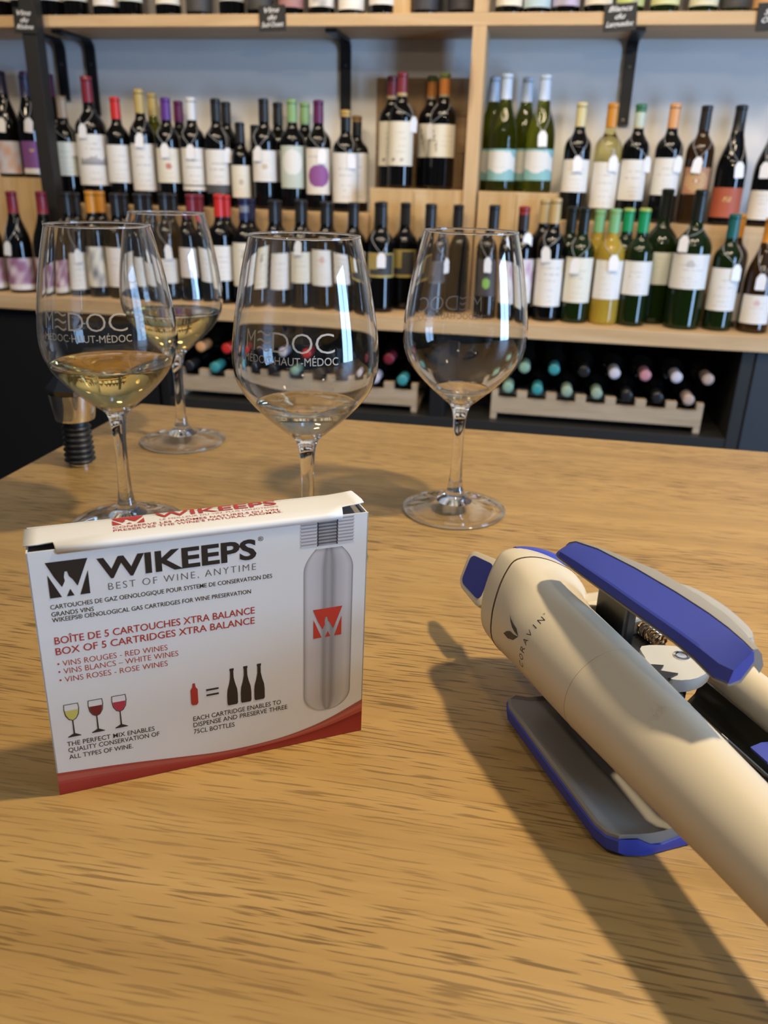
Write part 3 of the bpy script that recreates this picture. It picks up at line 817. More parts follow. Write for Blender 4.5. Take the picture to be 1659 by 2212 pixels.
def label_cols(style, base, acc, nx, ny, rng):
    """Printed colours for an nx x ny label grid, row 0 at the bottom."""
    G = [[base] * nx for _ in range(ny)]
    mix = lambda a, b_, t: tuple(p + (q - p) * t for p, q in zip(a, b_))

    def lines(y0, y1, step, amt, lo=.25, hi=.75):
        y = y0
        while y < y1:
            a, b_ = rng.uniform(lo, lo + .15), rng.uniform(hi - .15, hi)
            for i in range(nx):
                if a < i / nx < b_ and rng.random() < .75:
                    G[y][i] = mix(base, acc, amt * rng.uniform(.4, 1))
            y += step + rng.randint(0, 1)
    def disc(cx, cy, rx, ry, col, t=1.0):
        for j in range(ny):
            for i in range(nx):
                if ((i + .5) / nx - cx) ** 2 / rx ** 2 + ((j + .5) / ny - cy) ** 2 / ry ** 2 < 1:
                    G[j][i] = mix(G[j][i], col, t)
    if style in ('text', 'tall', 'text2', 'notch', 'stripe', 'darkfoot'):
        lines(int(ny * .12), int(ny * .42), 3, .35)
        lines(int(ny * .55), int(ny * .85), 4, .55, .2, .8)
        if style == 'text2':
            disc(.5, .72, .10, .10, acc, .5)
        if style == 'stripe':
            for j in range(int(ny * .10), int(ny * .16)):
                G[j] = [acc] * nx
        if style == 'darkfoot':
            for j in range(0, int(ny * .2)):
                G[j] = [acc] * nx
    elif style == 'castle':
        lines(int(ny * .10), int(ny * .32), 3, .3)
        for j in range(int(ny * .40), int(ny * .62)):
            for i in range(nx):
                x = i / nx
                hgt = .40 + .07 + .05 * (math.sin(x * 23) > .2) + .08 * (abs(x - .5) < .08) + .05 * (x < .25) + .05 * (x > .75)
                if .15 < x < .85 and j / ny < hgt:
                    G[j][i] = mix(base, acc, .8 - .4 * (j / ny - .4) / .2)
        lines(int(ny * .72), int(ny * .94), 3, .45)
    elif style == 'emblem':
        disc(.5, .48, .10, .09, acc, .8)
        lines(int(ny * .15), int(ny * .32), 3, .3)
        lines(int(ny * .68), int(ny * .82), 3, .35)
    elif style == 'emblem2':
        disc(.28, .14, .05, .04, acc, .9)
        disc(.55, .14, .05, .04, acc, .6)
        lines(int(ny * .3), int(ny * .5), 3, .25)
        lines(int(ny * .62), int(ny * .9), 4, .35)
    elif style == 'horse':
        for j in range(ny):
            for i in range(nx):
                x, y = i / nx, j / ny
                if .08 < x < .34 and abs(y - .55 - .25 * math.sin(x * 14)) < .16 and rng.random() < .75:
                    G[j][i] = mix(base, acc, .8)
        lines(int(ny * .35), int(ny * .7), 4, .3, .4, .9)
    elif style == 'disc':
        disc(.52, .40, .36, .24, acc)
        lines(int(ny * .82), int(ny * .92), 3, .5, .1, .6)
    elif style == 'oval':
        disc(.5, .62, .36, .30, acc)
        lines(int(ny * .14), int(ny * .28), 3, -.15)
    elif style == 'copper':
        for j in range(ny):
            for i in range(nx):
                x, y = (i + .5) / nx - .5, (j + .5) / ny - .5
                rr = math.hypot(x, y) * 2
                k = .5 + .5 * math.sin(rr * 22) * math.cos(math.atan2(y, x) * 12)
                G[j][i] = mix(base, acc, k * (.2 < rr < .8))
                if rr < .12:
                    G[j][i] = (.75, .65, .5)
    elif style == 'redlab':
        for i in range(int(nx * .40), int(nx * .64)):
            for j in range(int(ny * .55), int(ny * .70)):
                if rng.random() < .6:
                    G[j][i] = acc
    elif style == 'wave':
        for j in range(ny):
            for i in range(nx):
                x, y = i / nx, j / ny
                if y < .28 + .07 * math.sin(x * 9 + 1) or (x > .60 and y > 1.25 - .55 * x + .05 * math.sin(x * 20)) or y > .93:
                    G[j][i] = acc
        lines(int(ny * .42), int(ny * .50), 3, .3)
    elif style in ('art', 'floral'):
        ph = [rng.uniform(0, 6) for _ in range(6)]
        for j in range(ny):
            for i in range(nx):
                x, y = i / nx, j / ny
                k = .5 + .25 * math.sin(9 * x + 5 * y + ph[0]) + .25 * math.sin(13 * y - 7 * x + ph[1]) * math.cos(11 * x + ph[2])
                G[j][i] = mix(base, acc, max(0, min(1, k * 1.3 - .35)))
                if style == 'floral' and y < .14:
                    G[j][i] = (.72, .70, .68)
    elif style == 'band':
        for j in range(int(ny * .17)):
            G[j] = [(.75, .74, .72)] * nx
        disc(.5, .72, .12, .06, acc, .6)
    elif style == 'frame':
        for j in range(ny):
            for i in range(nx):
                x, y = i / nx, j / ny
                if x < .10 or x > .90 or y < .10 or y > .92 or (x < .42 and y > .3):
                    G[j][i] = acc
    elif style == 'dot':
        disc(.5, .35, .17, .14, acc)
    return [c for row in G for c in row]


def make_label(parent, r, z0, z1, arc, face, style, base, acc, seed):
    rng = random.Random(seed)
    nx, ny = 26, 30
    V, F = [], []
    rr = r + .0005
    for j in range(ny + 1):
        for i in range(nx + 1):
            a = face - arc + 2 * arc * i / nx
            V.append((rr * math.sin(a), -rr * math.cos(a), z0 + (z1 - z0) * j / ny))
    for j in range(ny):
        for i in range(nx):
            a = j * (nx + 1) + i
            F.append((a, a + 1, a + nx + 2, a + nx + 1))
    return mk('label', V, F, PRINT, parent, smooth=True, cols=label_cols(style, base, acc, nx, ny, rng))


def make_capsule(parent, prof, h, name, z0):
    bands = CAPC[name]
    V, F, cols = [], [], []
    n = 20
    zs = [z0, z0 + .002, z0 + (h - z0) * .4, .95 * h, .957 * h, .99 * h, h - .0006]
    zs = sorted(set(zs + [h - (h - z0) * f for f, _ in bands if f < 1]))
    pr = [(prof_r(prof, z) + .0007, z) for z in zs] + [(.0098, h + .0006), (.0001, h + .0007)]
    V, F = lathe(pr, n)
    for k in range(len(pr) - 1):
        t = (h - (pr[k][1] + pr[k + 1][1]) / 2) / (h - z0)
        c = bands[-1][1]
        for f, cc in bands:
            if t <= f:
                c = cc
                break
        cols += [c] * n
    return mk('capsule', V, F, CAPM, parent, smooth=True, cols=cols, angle=.7)


def make_price_tag(parent, prof, h, r, dx, z, seed):
    rng = random.Random(seed)
    dx = max(-r * .93, min(r * .93, dx))
    ang = math.asin(dx / r)
    rt = prof_r(prof, z) + .0035
    w_, hh = .0125, .0205
    poly = [(-w_, -hh + .002), (-w_ + .002, -hh), (w_ - .002, -hh), (w_, -hh + .002), (w_, hh * .45), (w_ * .45, hh), (-w_ * .45, hh), (-w_, hh * .45)]
    V, F = extrude(poly, .0008)
    V = [(x, -q, y) for x, y, q in V]
    t = mk('price_tag', V, F, TAGM, parent, loc=(rt * math.sin(ang), -rt * math.cos(ang), z), rot=(rng.uniform(-.08, .02), rng.uniform(-.12, .12), ang * .7))
    parts = []
    zt, zn = z + hh * .8, .745 * h
    if zn > zt + .01:
        for sgn in (-1, 1):
            path = []
            for k in range(7):
                q = k / 6
                zz = zt + (zn - zt) * q
                a = ang + (sgn * 1.15 - ang) * q
                ra = max(prof_r(prof, zz) + .0016, 0)
                path.append((ra * math.sin(a), -ra * math.cos(a), zz))
            parts.append(tube(path, .0008, 5))
    else:
        parts.append(tube([(rt * math.sin(ang), -rt * math.cos(ang), zt), (.012, -.012, zt + .012)], .0008, 5))
    V, F = join(parts)
    st_ = mk('string', V, F, STRM, t, smooth=True)
    st_.matrix_parent_inverse = (Matrix.Translation(t.location) @ t.rotation_euler.to_matrix().to_4x4()).inverted()
    return t


ROWTXT = {'cl': 'on the crate left of the post', 'ul': 'on the left riser step', 'cc': '', 'cr': '', 'ur': 'on the right riser step',
          'fp': 'left of the post', 'f': '', }
ROWGRP = {'cl': 'bottles on the left crate', 'ul': 'bottles on the left riser', 'cc': 'red wines on the crate', 'cr': 'olive bottles on the crate',
          'ur': 'bottles on the right riser', 'fp': 'bottles of the lower row', 'f': 'bottles of the lower row'}
CAPLEN = {'burg': .79, 'bord': .80, 'half': .77, 'magnum': .80, 'magnum2': .79}


def make_bottle(x, y, z, h, r, kind, glass, cap, style, base, acc, lab, tg, label, group, seed):
    t = thing('wine_bottle', label, 'bottle', (x, y, z), 0, group)
    prof = bottle_prof(kind, h, r)
    V, F = lathe(prof, 36)
    mk('bottle_glass', V, F, GLASSES[glass], t, smooth=True, angle=.9)
    face = math.atan2(-x, y) * .85
    if lab[2] > 0:
        make_label(t, r, max(.010, lab[0]), min(lab[1], prof[9][1] + .006), min(1.25, lab[2]), face, style, base, acc, seed)
    make_capsule(t, prof, h, cap, CAPLEN[kind] * h)
    if tg:
        make_price_tag(t, prof, h, r, tg[0], tg[1], seed)
    return t


for i, (row, x, y, zb, h, r, kind, glass, cap, style, base, acc, lab, tg, look) in enumerate(BOTTLES):
    lb = look + (' ' + ROWTXT[row] if ROWTXT[row] and 'post' not in look and 'crate' not in look else '')
    make_bottle(x, y, TZ + zb + .0002, h, r, kind, glass, cap, style, base, acc, lab, tg, lb, ROWGRP[row], i + 1)

ORD = ['first', 'second', 'third', 'fourth', 'fifth', 'sixth', 'seventh', 'eighth', 'ninth', 'tenth', 'eleventh', 'twelfth', 'thirteenth', 'fourteenth', 'fifteenth', 'sixteenth', 'seventeenth']
CN = lambda c: 'black' if max(c) < .1 else ('green' if c[1] > c[0] * 1.05 and c[1] > c[2] * 1.3 else ('pale blue' if c[2] > c[0] * 1.2 else ('reddish' if c[0] > c[1] * 1.5 else ('cream' if c[2] < .72 else 'white'))))
capn = ['red', 'gold', 'blackc', 'wine', 'navy']
for i, (x, col, style, glass, zl) in enumerate(TOPS):
    yy = 2.545
    if i in (14, 15, 16):
        x, yy = ((-0.374, 2.545), (-0.322, 2.6235), (-0.272, 2.545))[i - 14]
    left = x < -0.2
    n_ = i if left else i - 17
    where = 'left of the upright' if left else 'right of the upright'
    lb = '%s labelled bottle on the upper shelf, %s from left, %s' % (CN(col), ORD[n_], where)
    make_bottle(x, yy, ZT1 + .0002, .30, .0372, 'bord', glass, capn[i % 5], style, col, (.3, .3, .3) if max(col) > .1 else (.1, .1, .1),
                (max(.016, zl), zl + .10, 1.25), (), lb, 'bottles on the upper shelf', 200 + i)

# ---------------------------------------------------------------- wine rack under the lower shelf
cab = thing('rack_cabinet', 'black open cabinet under the lower shelf holding bottle racks', 'cabinet', (-0.25, 2.47, 0))
def cpart(name, x0, x1, y0, y1, z0, z1, m_, b=.001):
    V, F = bbox(x0 + .25, x1 + .25, y0 - 2.47, y1 - 2.47, z0, z1, b)
    return mk(name, V, F, m_, cab)
ZK = TZ
cpart('back_panel', -1.10, 0.60, 2.655, 2.67, 0.0, ZSH - .041, CABM)
cpart('divider', -0.278, -0.236, 2.285, 2.65, ZK - .442, ZSH - .041, CABM)
cpart('side_panel', -1.115, -1.09, 2.28, 2.67, 0.0, ZSH - .041, CABM)
cpart('side_panel', 0.556, 0.590, 2.28, 2.67, 0.0, ZSH - .041, POSTM)
cpart('rack_shelf', -1.09, 0.556, 2.283, 2.65, ZK - .442, ZK - .40, mat('dark_shelf', (.022, .021, .020), .45))
cpart('lower_door', -1.09, -0.26, 2.29, 2.31, 0.05, ZK - .47, CABM)
cpart('lower_door', -0.254, 0.556, 2.29, 2.31, 0.05, ZK - .47, CABM)
tag(box('cabinet_door', 0.592, 1.25, 2.275, 2.30, 0.05, ZSH - .042, GREYM, b=.001), 'dark blue grey cabinet panel right of the bottle rack', 'cabinet')
lc = thing('black_cabinet', 'black closed cabinet under the shelf at the far left', 'cabinet', (-1.76, 2.47, 0))
V, F = bbox(-.64, .64, -.17, .2, 0, ZSH - .042, .001)
mk('body', V, F, CABM, lc)
for dx in (-.32, .32):
    V, F = bbox(dx - .312, dx + .312, -.188, -.171, .05, ZSH - .06, .001)
    dr = mk('door', V, F, CABM, lc)
    V, F = tube([(dx + .27, -.205, .62), (dx + .27, -.205, .74)], .005, 8)
    mk('handle', V, F, BLACKM, dr)

RB = .0365
RACKS = [(-0.055, 7, 'right', ['greenr', 'teal', 'goldteal', 'goldteal', 'blackc', 'blackc', 'goldpink'], ['greenr', 'teal', 'blackc', 'white', 'redw', 'white', 'goldpink']),
         (-1.03, 9, 'left', ['blackc', 'teal', 'blackc', 'blackc', 'greenr', 'blackc', 'blackc', 'white', 'teal'], ['peach', 'red', 'navy', 'white', 'red', 'blackc', 'blackc', 'wine'])]
CNAME = dict(greenr='pale green', teal='teal', goldteal='green and gold', blackc='black', goldpink='pinkish gold', white='lilac white', redw='red and white', peach='orange', red='red', navy='navy', wine='maroon')
SP = .0832
for x0, n_, side, low, high in RACKS:
    rk = thing('bottle_rack', 'pale wooden notched bottle rack in the %s cabinet bay' % side, 'rack', (x0 + SP * (n_ - 1) / 2, 2.45, ZK - .3995), group='wooden bottle racks')
    hw = SP * n_ / 2 + .004
    zo = .3995 - .3015
    for nm, ya, yb, top in (('front_rail', -.135, -.115, .0), ('rear_rail', .10, .12, -.0225)):
        V, F = bbox(-hw, hw, ya, yb, 0.0185, zo - .0155 - .018 + top, .001)
        mk(nm, V, F, RACKW, rk)
    for k in range(n_ + 1):
        xa = -hw + .004 + k * SP
        V, F = bbox(max(-hw, xa - .015), min(hw, xa + .015), -.135, -.112, zo - .0335 + .0002, zo - .012, .001)
        mk('tooth', V, F, RACKW, rk)
    for sx in (-hw, hw - .018):
        V, F = bbox(sx, sx + .018, -.135, .12, 0, .018, .001)
        mk('runner', V, F, RACKW, rk)
    prof = bottle_prof('bord', .30, RB)
    Vb, Fb = lathe(prof, 24)
    for rowi, caps in enumerate((low, high)):
        for k, cp in enumerate(caps):
            x = x0 + SP * k + (SP / 2 if rowi else 0)
            z = ZK - .3015 + (.0605 if rowi else 0)
            lb = 'lying bottle with %s end, %s from left, %s row of %s rack' % (CNAME[cp], ORD[k], 'upper' if rowi else 'lower', side)
            t = thing('wine_bottle', lb, 'bottle', (x, 2.30, z), 0, 'bottles lying in the racks')
            mk('bottle_glass', [(a, .30 - c, b_) for a, b_, c in Vb], Fb, GLASSES['black'], t, smooth=True, angle=.9)
            cz = make_capsule(t, prof, .30, cp, .24)
            cz.rotation_euler = (PI / 2, 0, 0)
            cz.location = (0, .30, 0)
# ---------------------------------------------------------------- wine glasses
OUT = [(.0405, .0012), (.0409, .0022), (.0400, .0030), (.0330, .0042), (.0230, .0060), (.0140, .0088), (.0085, .0130), (.0060, .0190), (.0049, .028),
       (.0043, .040), (.0042, .055), (.0044, .066), (.0050, .075), (.0060, .0810), (.0076, .0855)]
BOWL = curve_pts([(.0076, .0855), (.0110, .0885), (.0180, .0945), (.0265, .1020), (.0345, .1105), (.0402, .1185), (.0437, .1270), (.0451, .1362), (.0448, .146), (.0431, .160), (.0402, .177), (.0366, .194), (.0328, .2088)], 4)
INN = []
for k_, (r_, z_) in enumerate(BOWL):
    if z_ < .0905:
        continue
    (ra, za), (rb, zb) = BOWL[max(0, k_ - 1)], BOWL[min(len(BOWL) - 1, k_ + 1)]
    ll = math.hypot(rb - ra, zb - za)
    INN.append((r_ - .0009 * (zb - za) / ll, z_ + .0009 * (rb - ra) / ll))
INN = [(.0001, .0897), (.0060, .0899), (.0095, .0906)] + [p for p in INN if p[0] > .0110]


def inn_r(z):
    for (r0, z0), (r1, z1) in zip(INN[:-1], INN[1:]):
        if z0 <= z <= z1:
            return r0 + (r1 - r0) * (z - z0) / (z1 - z0)
    return .03


def out_r(z):
    for (r0, z0), (r1, z1) in zip(BOWL[:-1], BOWL[1:]):
        if z0 <= z <= z1:
            return r0 + (r1 - r0) * (z - z0) / (z1 - z0)
    return .0328


ETCH = bpy.data.materials.new('etched_glass')
ETCH.use_nodes = True
nt = ETCH.node_tree
b = nt.nodes['Principled BSDF']
b.inputs['Base Color'].default_value = (.60, .58, .55, 1)
b.inputs['Roughness'].default_value = .8
tr = nd(nt, 'ShaderNodeBsdfTransparent')
mx = nd(nt, 'ShaderNodeMixShader')
mx.inputs[0].default_value = .72
nt.links.new(tr.outputs[0], mx.inputs[1])
nt.links.new(b.outputs[0], mx.inputs[2])
nt.links.new(mx.outputs[0], nt.nodes['Material Output'].inputs[0])


def etching(parent, ang, zc=.1490):
    """M(three waves)DOC / MÉDOC·HAUT-MÉDOC wrapped on the bowl, centred at angle ang."""
    V, F = [], []

    def add(tv, tf):
        o_ = len(V)
        V.extend(tv)
        F.extend(tuple(i + o_ for i in q) for q in tf)
    wd = .0555
    x = -wd / 2
    for ch, a, b_ in (('M', 0, .125), ('D', .335, .515), ('O', .545, .755), ('C', .785, .985)):
        add(*text_fit(ch, (x + a * wd, .0), (x + b_ * wd, .0), .0116 if ch in 'MD' else .0114, -.012))
    for k in range(3):
        tv, tf = [], []
        for i in range(13):
            q = i / 12
            xx = x + (.155 + .155 * q) * wd
            yy = .0102 - k * .0044 + .0009 * math.sin(q * 2 * PI)
            tv += [(xx, yy - .0006), (xx, yy + .0006)]
        tf = [(2 * i, 2 * i + 2, 2 * i + 3, 2 * i + 1) for i in range(12)]
        add(tv, tf)
    add(*text_fit('MÉDOC·HAUT-MÉDOC', (x - .001, -.0068), (x + wd + .001, -.0068), .0045, .0))
    W_ = []
    for px, py in V:
        z = zc + py * .98
        rr = out_r(z) + .00018
        a = ang + px / .0440
        W_.append((rr * math.sin(a), -rr * math.cos(a), z))
    mk('etched_logo', W_, F, ETCH, parent)


def wine_glass(x, y, label, level, rich, etch_ang, rot=0.0):
    t = thing('wine_glass', label, 'wine glass', (x, y, TZ + .0002), rot, 'wine glasses on the bar table')
    n = 72
    zf = 7
    foot = [(.0001, .0004), (.030, .0004), (.0395, .0006)] + OUT[:zf - 1]
    V, F = lathe(foot, n)
    mk('foot', V, F, THIN, t, smooth=True, angle=.8)
    V, F = tube([(.0392 * math.cos(2 * PI * i / 72), .0392 * math.sin(2 * PI * i / 72), .0018) for i in range(72)], .0011, 10, True)
    mk('foot_edge', V, F, GLASS, t, smooth=True)
    V, F = lathe([(.0001, .0088)] + OUT[zf - 2:] + [(.0092, .0870), (.0096, .0884), (.0085, .0892), (.0050, .0895), (.0001, .0895)], n)
    mk('stem', V, F, GLASS, t, smooth=True)
    V, F = lathe([p for p in BOWL if p[1] > .0882] , n, False, False)
    Vi, Fi = lathe(list(reversed(INN[3:])), n)
    V, F = join([(V, F), (Vi, Fi)])
    bo = mk('bowl', V, F, GLASS, t, smooth=True)
    bo.cycles.is_caustics_caster = True
    bo.data.materials.append(THIN)
    for p in bo.data.polygons:
        if p.center.z < level - .0003:
            p.material_index = 1
    V, F = tube([(.03235 * math.cos(2 * PI * i / 72), .03235 * math.sin(2 * PI * i / 72), .2094) for i in range(72)], .0007, 10, True)
    mk('rim', V, F, GLASS, t, smooth=True)
    rl = inn_r(level) - .0002
    below = [(max(.0001, r_ - .0002), z_ + .0002) for r_, z_ in INN if z_ < level - .0004] + [(rl, level)]
    top = [(rl - .0006, level - .0003), (rl - .002, level - .0005), (rl * .5, level - .0005), (.0001, level - .0005)]
    V, F = lathe(below + top, n)
    mk('wine', V, F, WINE if rich else PALE, t, smooth=True, angle=1.2)
    for ch in t.children:
        if ch.name.split('.')[0] in ('stem', 'wine', 'foot_edge'):
            ch.cycles.is_caustics_caster = True
    if etch_ang is not None:
        etching(t, etch_ang)
    return t


wine_glass(-0.2808, 0.5027, 'front left wine glass with golden white wine and etched lettering', .1210, True, .16)
wine_glass(-0.1362, 0.4779, 'middle wine glass with a little pale wine, standing behind the box', .1090, False, .04)
wine_glass(-0.0483, 0.5903, 'rightmost wine glass, almost empty, lettering seen reversed', .0985, False, PI + .45)
wine_glass(-0.3254, 0.7019, 'rear wine glass with white wine standing farthest back', .1245, True, None)

# ---------------------------------------------------------------- bottle stopper
CHROME = mat('chrome', (.80, .78, .75), .06, 1.0)
RUB = mat('black_rubber', (.008, .009, .010), .45)
st = thing('bottle_stopper', 'chrome and black ribbed rubber bottle stopper standing at the table edge', 'stopper', (-0.3845, 0.6165, TZ + .0002), .4)
V, F = lathe([(.0001, 0), (.0095, 0), (.0098, .0008), (.0098, .002), (.0001, .002)], 32)
mk('metal_foot', V, F, CHROME, st, smooth=True, angle=.6)
pr = [(.0001, .0021), (.0100, .0021)]
for k in range(7):
    z = .0035 + k * .0049
    pr += [(.0107, z), (.0134 - .00015 * k, z + .0013), (.0131 - .00015 * k, z + .0022), (.0106, z + .0036)]
pr += [(.0108, .041), (.0001, .041)]
V, F = lathe(pr, 40)
mk('ribbed_plug', V, F, RUB, st, smooth=True, angle=.9)
V, F = lathe([(.0001, .0411), (.0130, .0411), (.0160, .0418), (.0168, .0435), (.0182, .054), (.0196, .0655)], 40)
mk('chrome_collar', V, F, CHROME, st, smooth=True, angle=.7)
n = 8
tv = [(.0203 * math.cos(2 * PI * i / n + .2), .0203 * math.sin(2 * PI * i / n + .2), .0655) for i in range(n)]
tv += [(.0210 * math.cos(2 * PI * i / n + .2), .0210 * math.sin(2 * PI * i / n + .2), .0700) for i in range(n)]
tv += [(.0065 * math.cos(2 * PI * i / n + .2) - .002, .0065 * math.sin(2 * PI * i / n + .2) + .006, .0855) for i in range(n)]
tf = [(i, (i + 1) % n, n + (i + 1) % n, n + i) for i in range(n)] + [(n + i, n + (i + 1) % n, 2 * n + (i + 1) % n, 2 * n + i) for i in range(n)]
tf += [tuple(reversed(range(n))), tuple(range(2 * n, 3 * n))]
mk('faceted_cap', tv, tf, mat('dark_chrome', (.20, .18, .17), .10, 1.0), st)

# ---------------------------------------------------------------- printed cardboard box
BW, BH, BT, BS = .133, .11247, .02124, .01401
CARD = mat('white_card', (.70, .69, .66), .5)
CARDIN = mat('grey_card', (.20, .19, .18), .8)
bx = thing('cartridge_box', 'white and red printed cardboard box standing on the table at front left', 'box', (-0.17565, 0.23578, TZ + .0002), .54717)


def bf(u, v, d=0.0):                 # point on the front face (metres), d out of the face
    return (u + BS * v, -d, v)


def slab(name, pts, mat_):
    V = pts
    return mk(name, V, [(0, 1, 2, 3), (7, 6, 5, 4), (0, 4, 5, 1), (1, 5, 6, 2), (2, 6, 7, 3), (3, 7, 4, 0)], mat_, bx)


th = .0005
def panel(name, a, b_, c, d, nrm):
    A = [Vector(q) for q in (a, b_, c, d)]
    nv = Vector(nrm) * th
    return slab(name, [tuple(q) for q in A] + [tuple(q - nv) for q in A], CARD)


H0_ = BH
panel('front_panel', bf(0, 0), bf(BW, 0), bf(BW, H0_ - .0012), bf(0, H0_ - .0012), (0, -1, 0))
panel('back_panel', (BW, BT, 0), (0, BT, 0), (BS * H0_, BT, H0_), (BW + BS * H0_, BT, H0_), (0, 1, 0))
panel('left_panel', (0, BT, 0), (0, 0, 0), bf(0, H0_ - .0016), (BS * (H0_ - .0016), BT, H0_ - .0016), (-1, 0, 0))
panel('right_panel', (BW, 0, 0), (BW, BT, 0), (BW + BS * (H0_ - .0016), BT, H0_ - .0016), bf(BW, H0_ - .0016), (1, 0, 0))
panel('bottom_panel', (0, BT, 0), (BW, BT, 0), (BW, 0, 0), (0, 0, 0), (0, 0, -1))
# dark dust flaps under the lid corners
for a, b_ in ((.0006, .020), (BW - .020, BW - .0006)):
    slab('dust_flap', [bf(a, H0_ - .0035, -.001), bf(b_, H0_ - .0035, -.001), (b_ + BS * H0_, BT - .001, H0_ - .0030), (a + BS * H0_, BT - .001, H0_ - .0030)] +
         [bf(a, H0_ - .0040, -.001), bf(b_, H0_ - .0040, -.001), (b_ + BS * H0_, BT - .001, H0_ - .0035), (a + BS * H0_, BT - .001, H0_ - .0035)], CARDIN)
# lid: slightly bowed, rounded front fold, corners notched, right end lifted
xs = [0.0, .004, .0095, .0105, .03, .05, .07, .09, .105, .115, .1215, .1225, .128, BW - .001]
ys = [(-.0004, -.0030), (-.0007, -.0016), (-.0003, -.0004), (.0010, .0002), (.006, .0004), (.012, .0004), (BT - .002, .0002), (BT, -.0003)]
V, F = [], []
for i, x in enumerate(xs):
    lift = 0.0
    if x > .112:
        lift = .0022 * ((x - .112) / .02) ** 1.5
    for j, (y, z) in enumerate(ys):
        yy = y
        if (x < .010 or x > .122) and j < 4:
            yy = .0035 + .0002 * j          # notched corners
            z = .0003
        zz = H0_ + z + lift * max(0, 1 - abs(yy - .006) / .03)
        V.append((x + BS * H0_ - (.0008 if i == 0 else 0), yy, zz))
m_ = len(ys)
for i in range(len(xs) - 1):
    for j in range(m_ - 1):
        F.append((i * m_ + j, (i + 1) * m_ + j, (i + 1) * m_ + j + 1, i * m_ + j + 1))
lid_o = mk('lid', V, F, CARD, bx, smooth=True)
sol = lid_o.modifiers.new('thickness', 'SOLIDIFY')
sol.thickness = .0005
sol.offset = -1

INKK = mat('ink_black', (.016, .014, .013), .45)
INKR = mat('ink_red', (.40, .030, .022), .45)
INKG = mat('ink_grey', (.10, .095, .09), .45)


def fprint(name, items, mt, d=.00012):
    V, F = [], []
    for tv, tf in items:
        o_ = len(V)
        V += [bf(a * .001, b_ * .001, d) for a, b_ in tv]
        F += [tuple(i + o_ for i in q) for q in tf]
    return mk(name, V, F, mt, bx)


def poly(pts):
    return pts, [tuple(range(len(pts)))]


def quads(a, b_):
    n_ = len(a)
    return list(a) + list(b_), [(i, i + 1, n_ + i + 1, n_ + i) for i in range(n_ - 1)]


def logo(x0, y0, x1, y1):
    S = lambda p: [(x0 + a * (x1 - x0), y0 + b_ * (y1 - y0)) for a, b_ in p]
    return [poly(S([(0, 1), (.17, .58), (.33, .28), (.41, .44), (.40, .56), (.43, .70), (.43, 1)])), poly(S([(.43, 1), (.43, .70), (.49, .70), (.49, 1)])),
            poly(S([(.49, 1), (.49, .70), (.52, .56), (.60, .46), (.70, .26), (.83, .58), (1, 1)])),
            poly(S([(.02, .66), (.02, 0), (.30, 0)])), poly(S([(.98, .66), (.74, 0), (.98, 0)])), poly(S([(.42, 0), (.60, 0), (.515, .20)]))]


fprint('brand_lettering', [text_fit('WIKEEPS', (24.0, 97.0), (85.1, 97.0), 8.2, .030)], INKK)
fprint('brand_logo', logo(6.0, 91.5, 20.9, 106.4), INKK)
fprint('registered_mark', [text_fit('®', (85.8, 104.3), (88.0, 104.3), 1.9, .0)], INKK)
fprint('slogan_lettering', [text_fit('BEST OF WINE, ANYTIME', (27.3, 91.7), (84.75, 91.7), 3.0, -.012, 1.25)], INKG)
fprint('description_lettering', [text_fit('CARTOUCHES DE GAZ OENOLOGIQUE POUR SYSTEME DE CONSERVATION DES', (5.9, 86.8), (91.4, 87.0), 1.85, .006),
                                 text_fit('GRANDS VINS', (5.95, 83.7), (21.2, 83.7), 1.85, .006),
                                 text_fit('WIKEEPS® OENOLOGICAL GAS CARTRIDGES FOR WINE PRESERVATION', (5.9, 81.2), (82.4, 81.2), 1.85, .006)], INKK)
fprint('contents_lettering', [text_fit('BOÎTE DE 5 CARTOUCHES XTRA BALANCE', (5.8, 71.5), (83.8, 71.5), 3.1, .008), text_fit('BOX OF 5 CARTRIDGES XTRA BALANCE', (5.7, 66.7), (83.7, 66.7), 3.1, .008)], INKR)
fprint('wine_types_lettering', [text_fit('• VINS ROUGES - RED WINES', (5.7, 61.4), (47.6, 60.9), 2.5, -.006), text_fit('• VINS BLANCS – WHITE WINES', (5.7, 57.8), (51.7, 57.3), 2.5, -.006),
                                text_fit('• VINS ROSES - ROSE WINES', (5.7, 54.0), (47.2, 53.4), 2.5, -.006)], INKR)
fprint('mix_lettering', [text_fit('THE PERFECT MIX ENABLES', (5.3, 23.4), (39.9, 22.8), 2.15, .004), text_fit('QUALITY CONSERVATION OF', (5.5, 20.3), (41.7, 19.7), 2.15, .004), text_fit('ALL TYPES OF WINE.', (5.5, 16.9), (30.6, 16.2), 2.15, .004)], INKK)
fprint('yield_lettering', [text_fit('EACH CARTRIDGE ENABLES TO', (56.1, 23.6), (94.5, 23.6), 2.25, .004), text_fit('DISPENSE AND PRESERVE THREE', (56.0, 20.4), (97.4, 20.4), 2.25, .004), text_fit('75CL BOTTLES', (56.0, 17.0), (73.6, 16.6), 2.25, .004)], INKK)
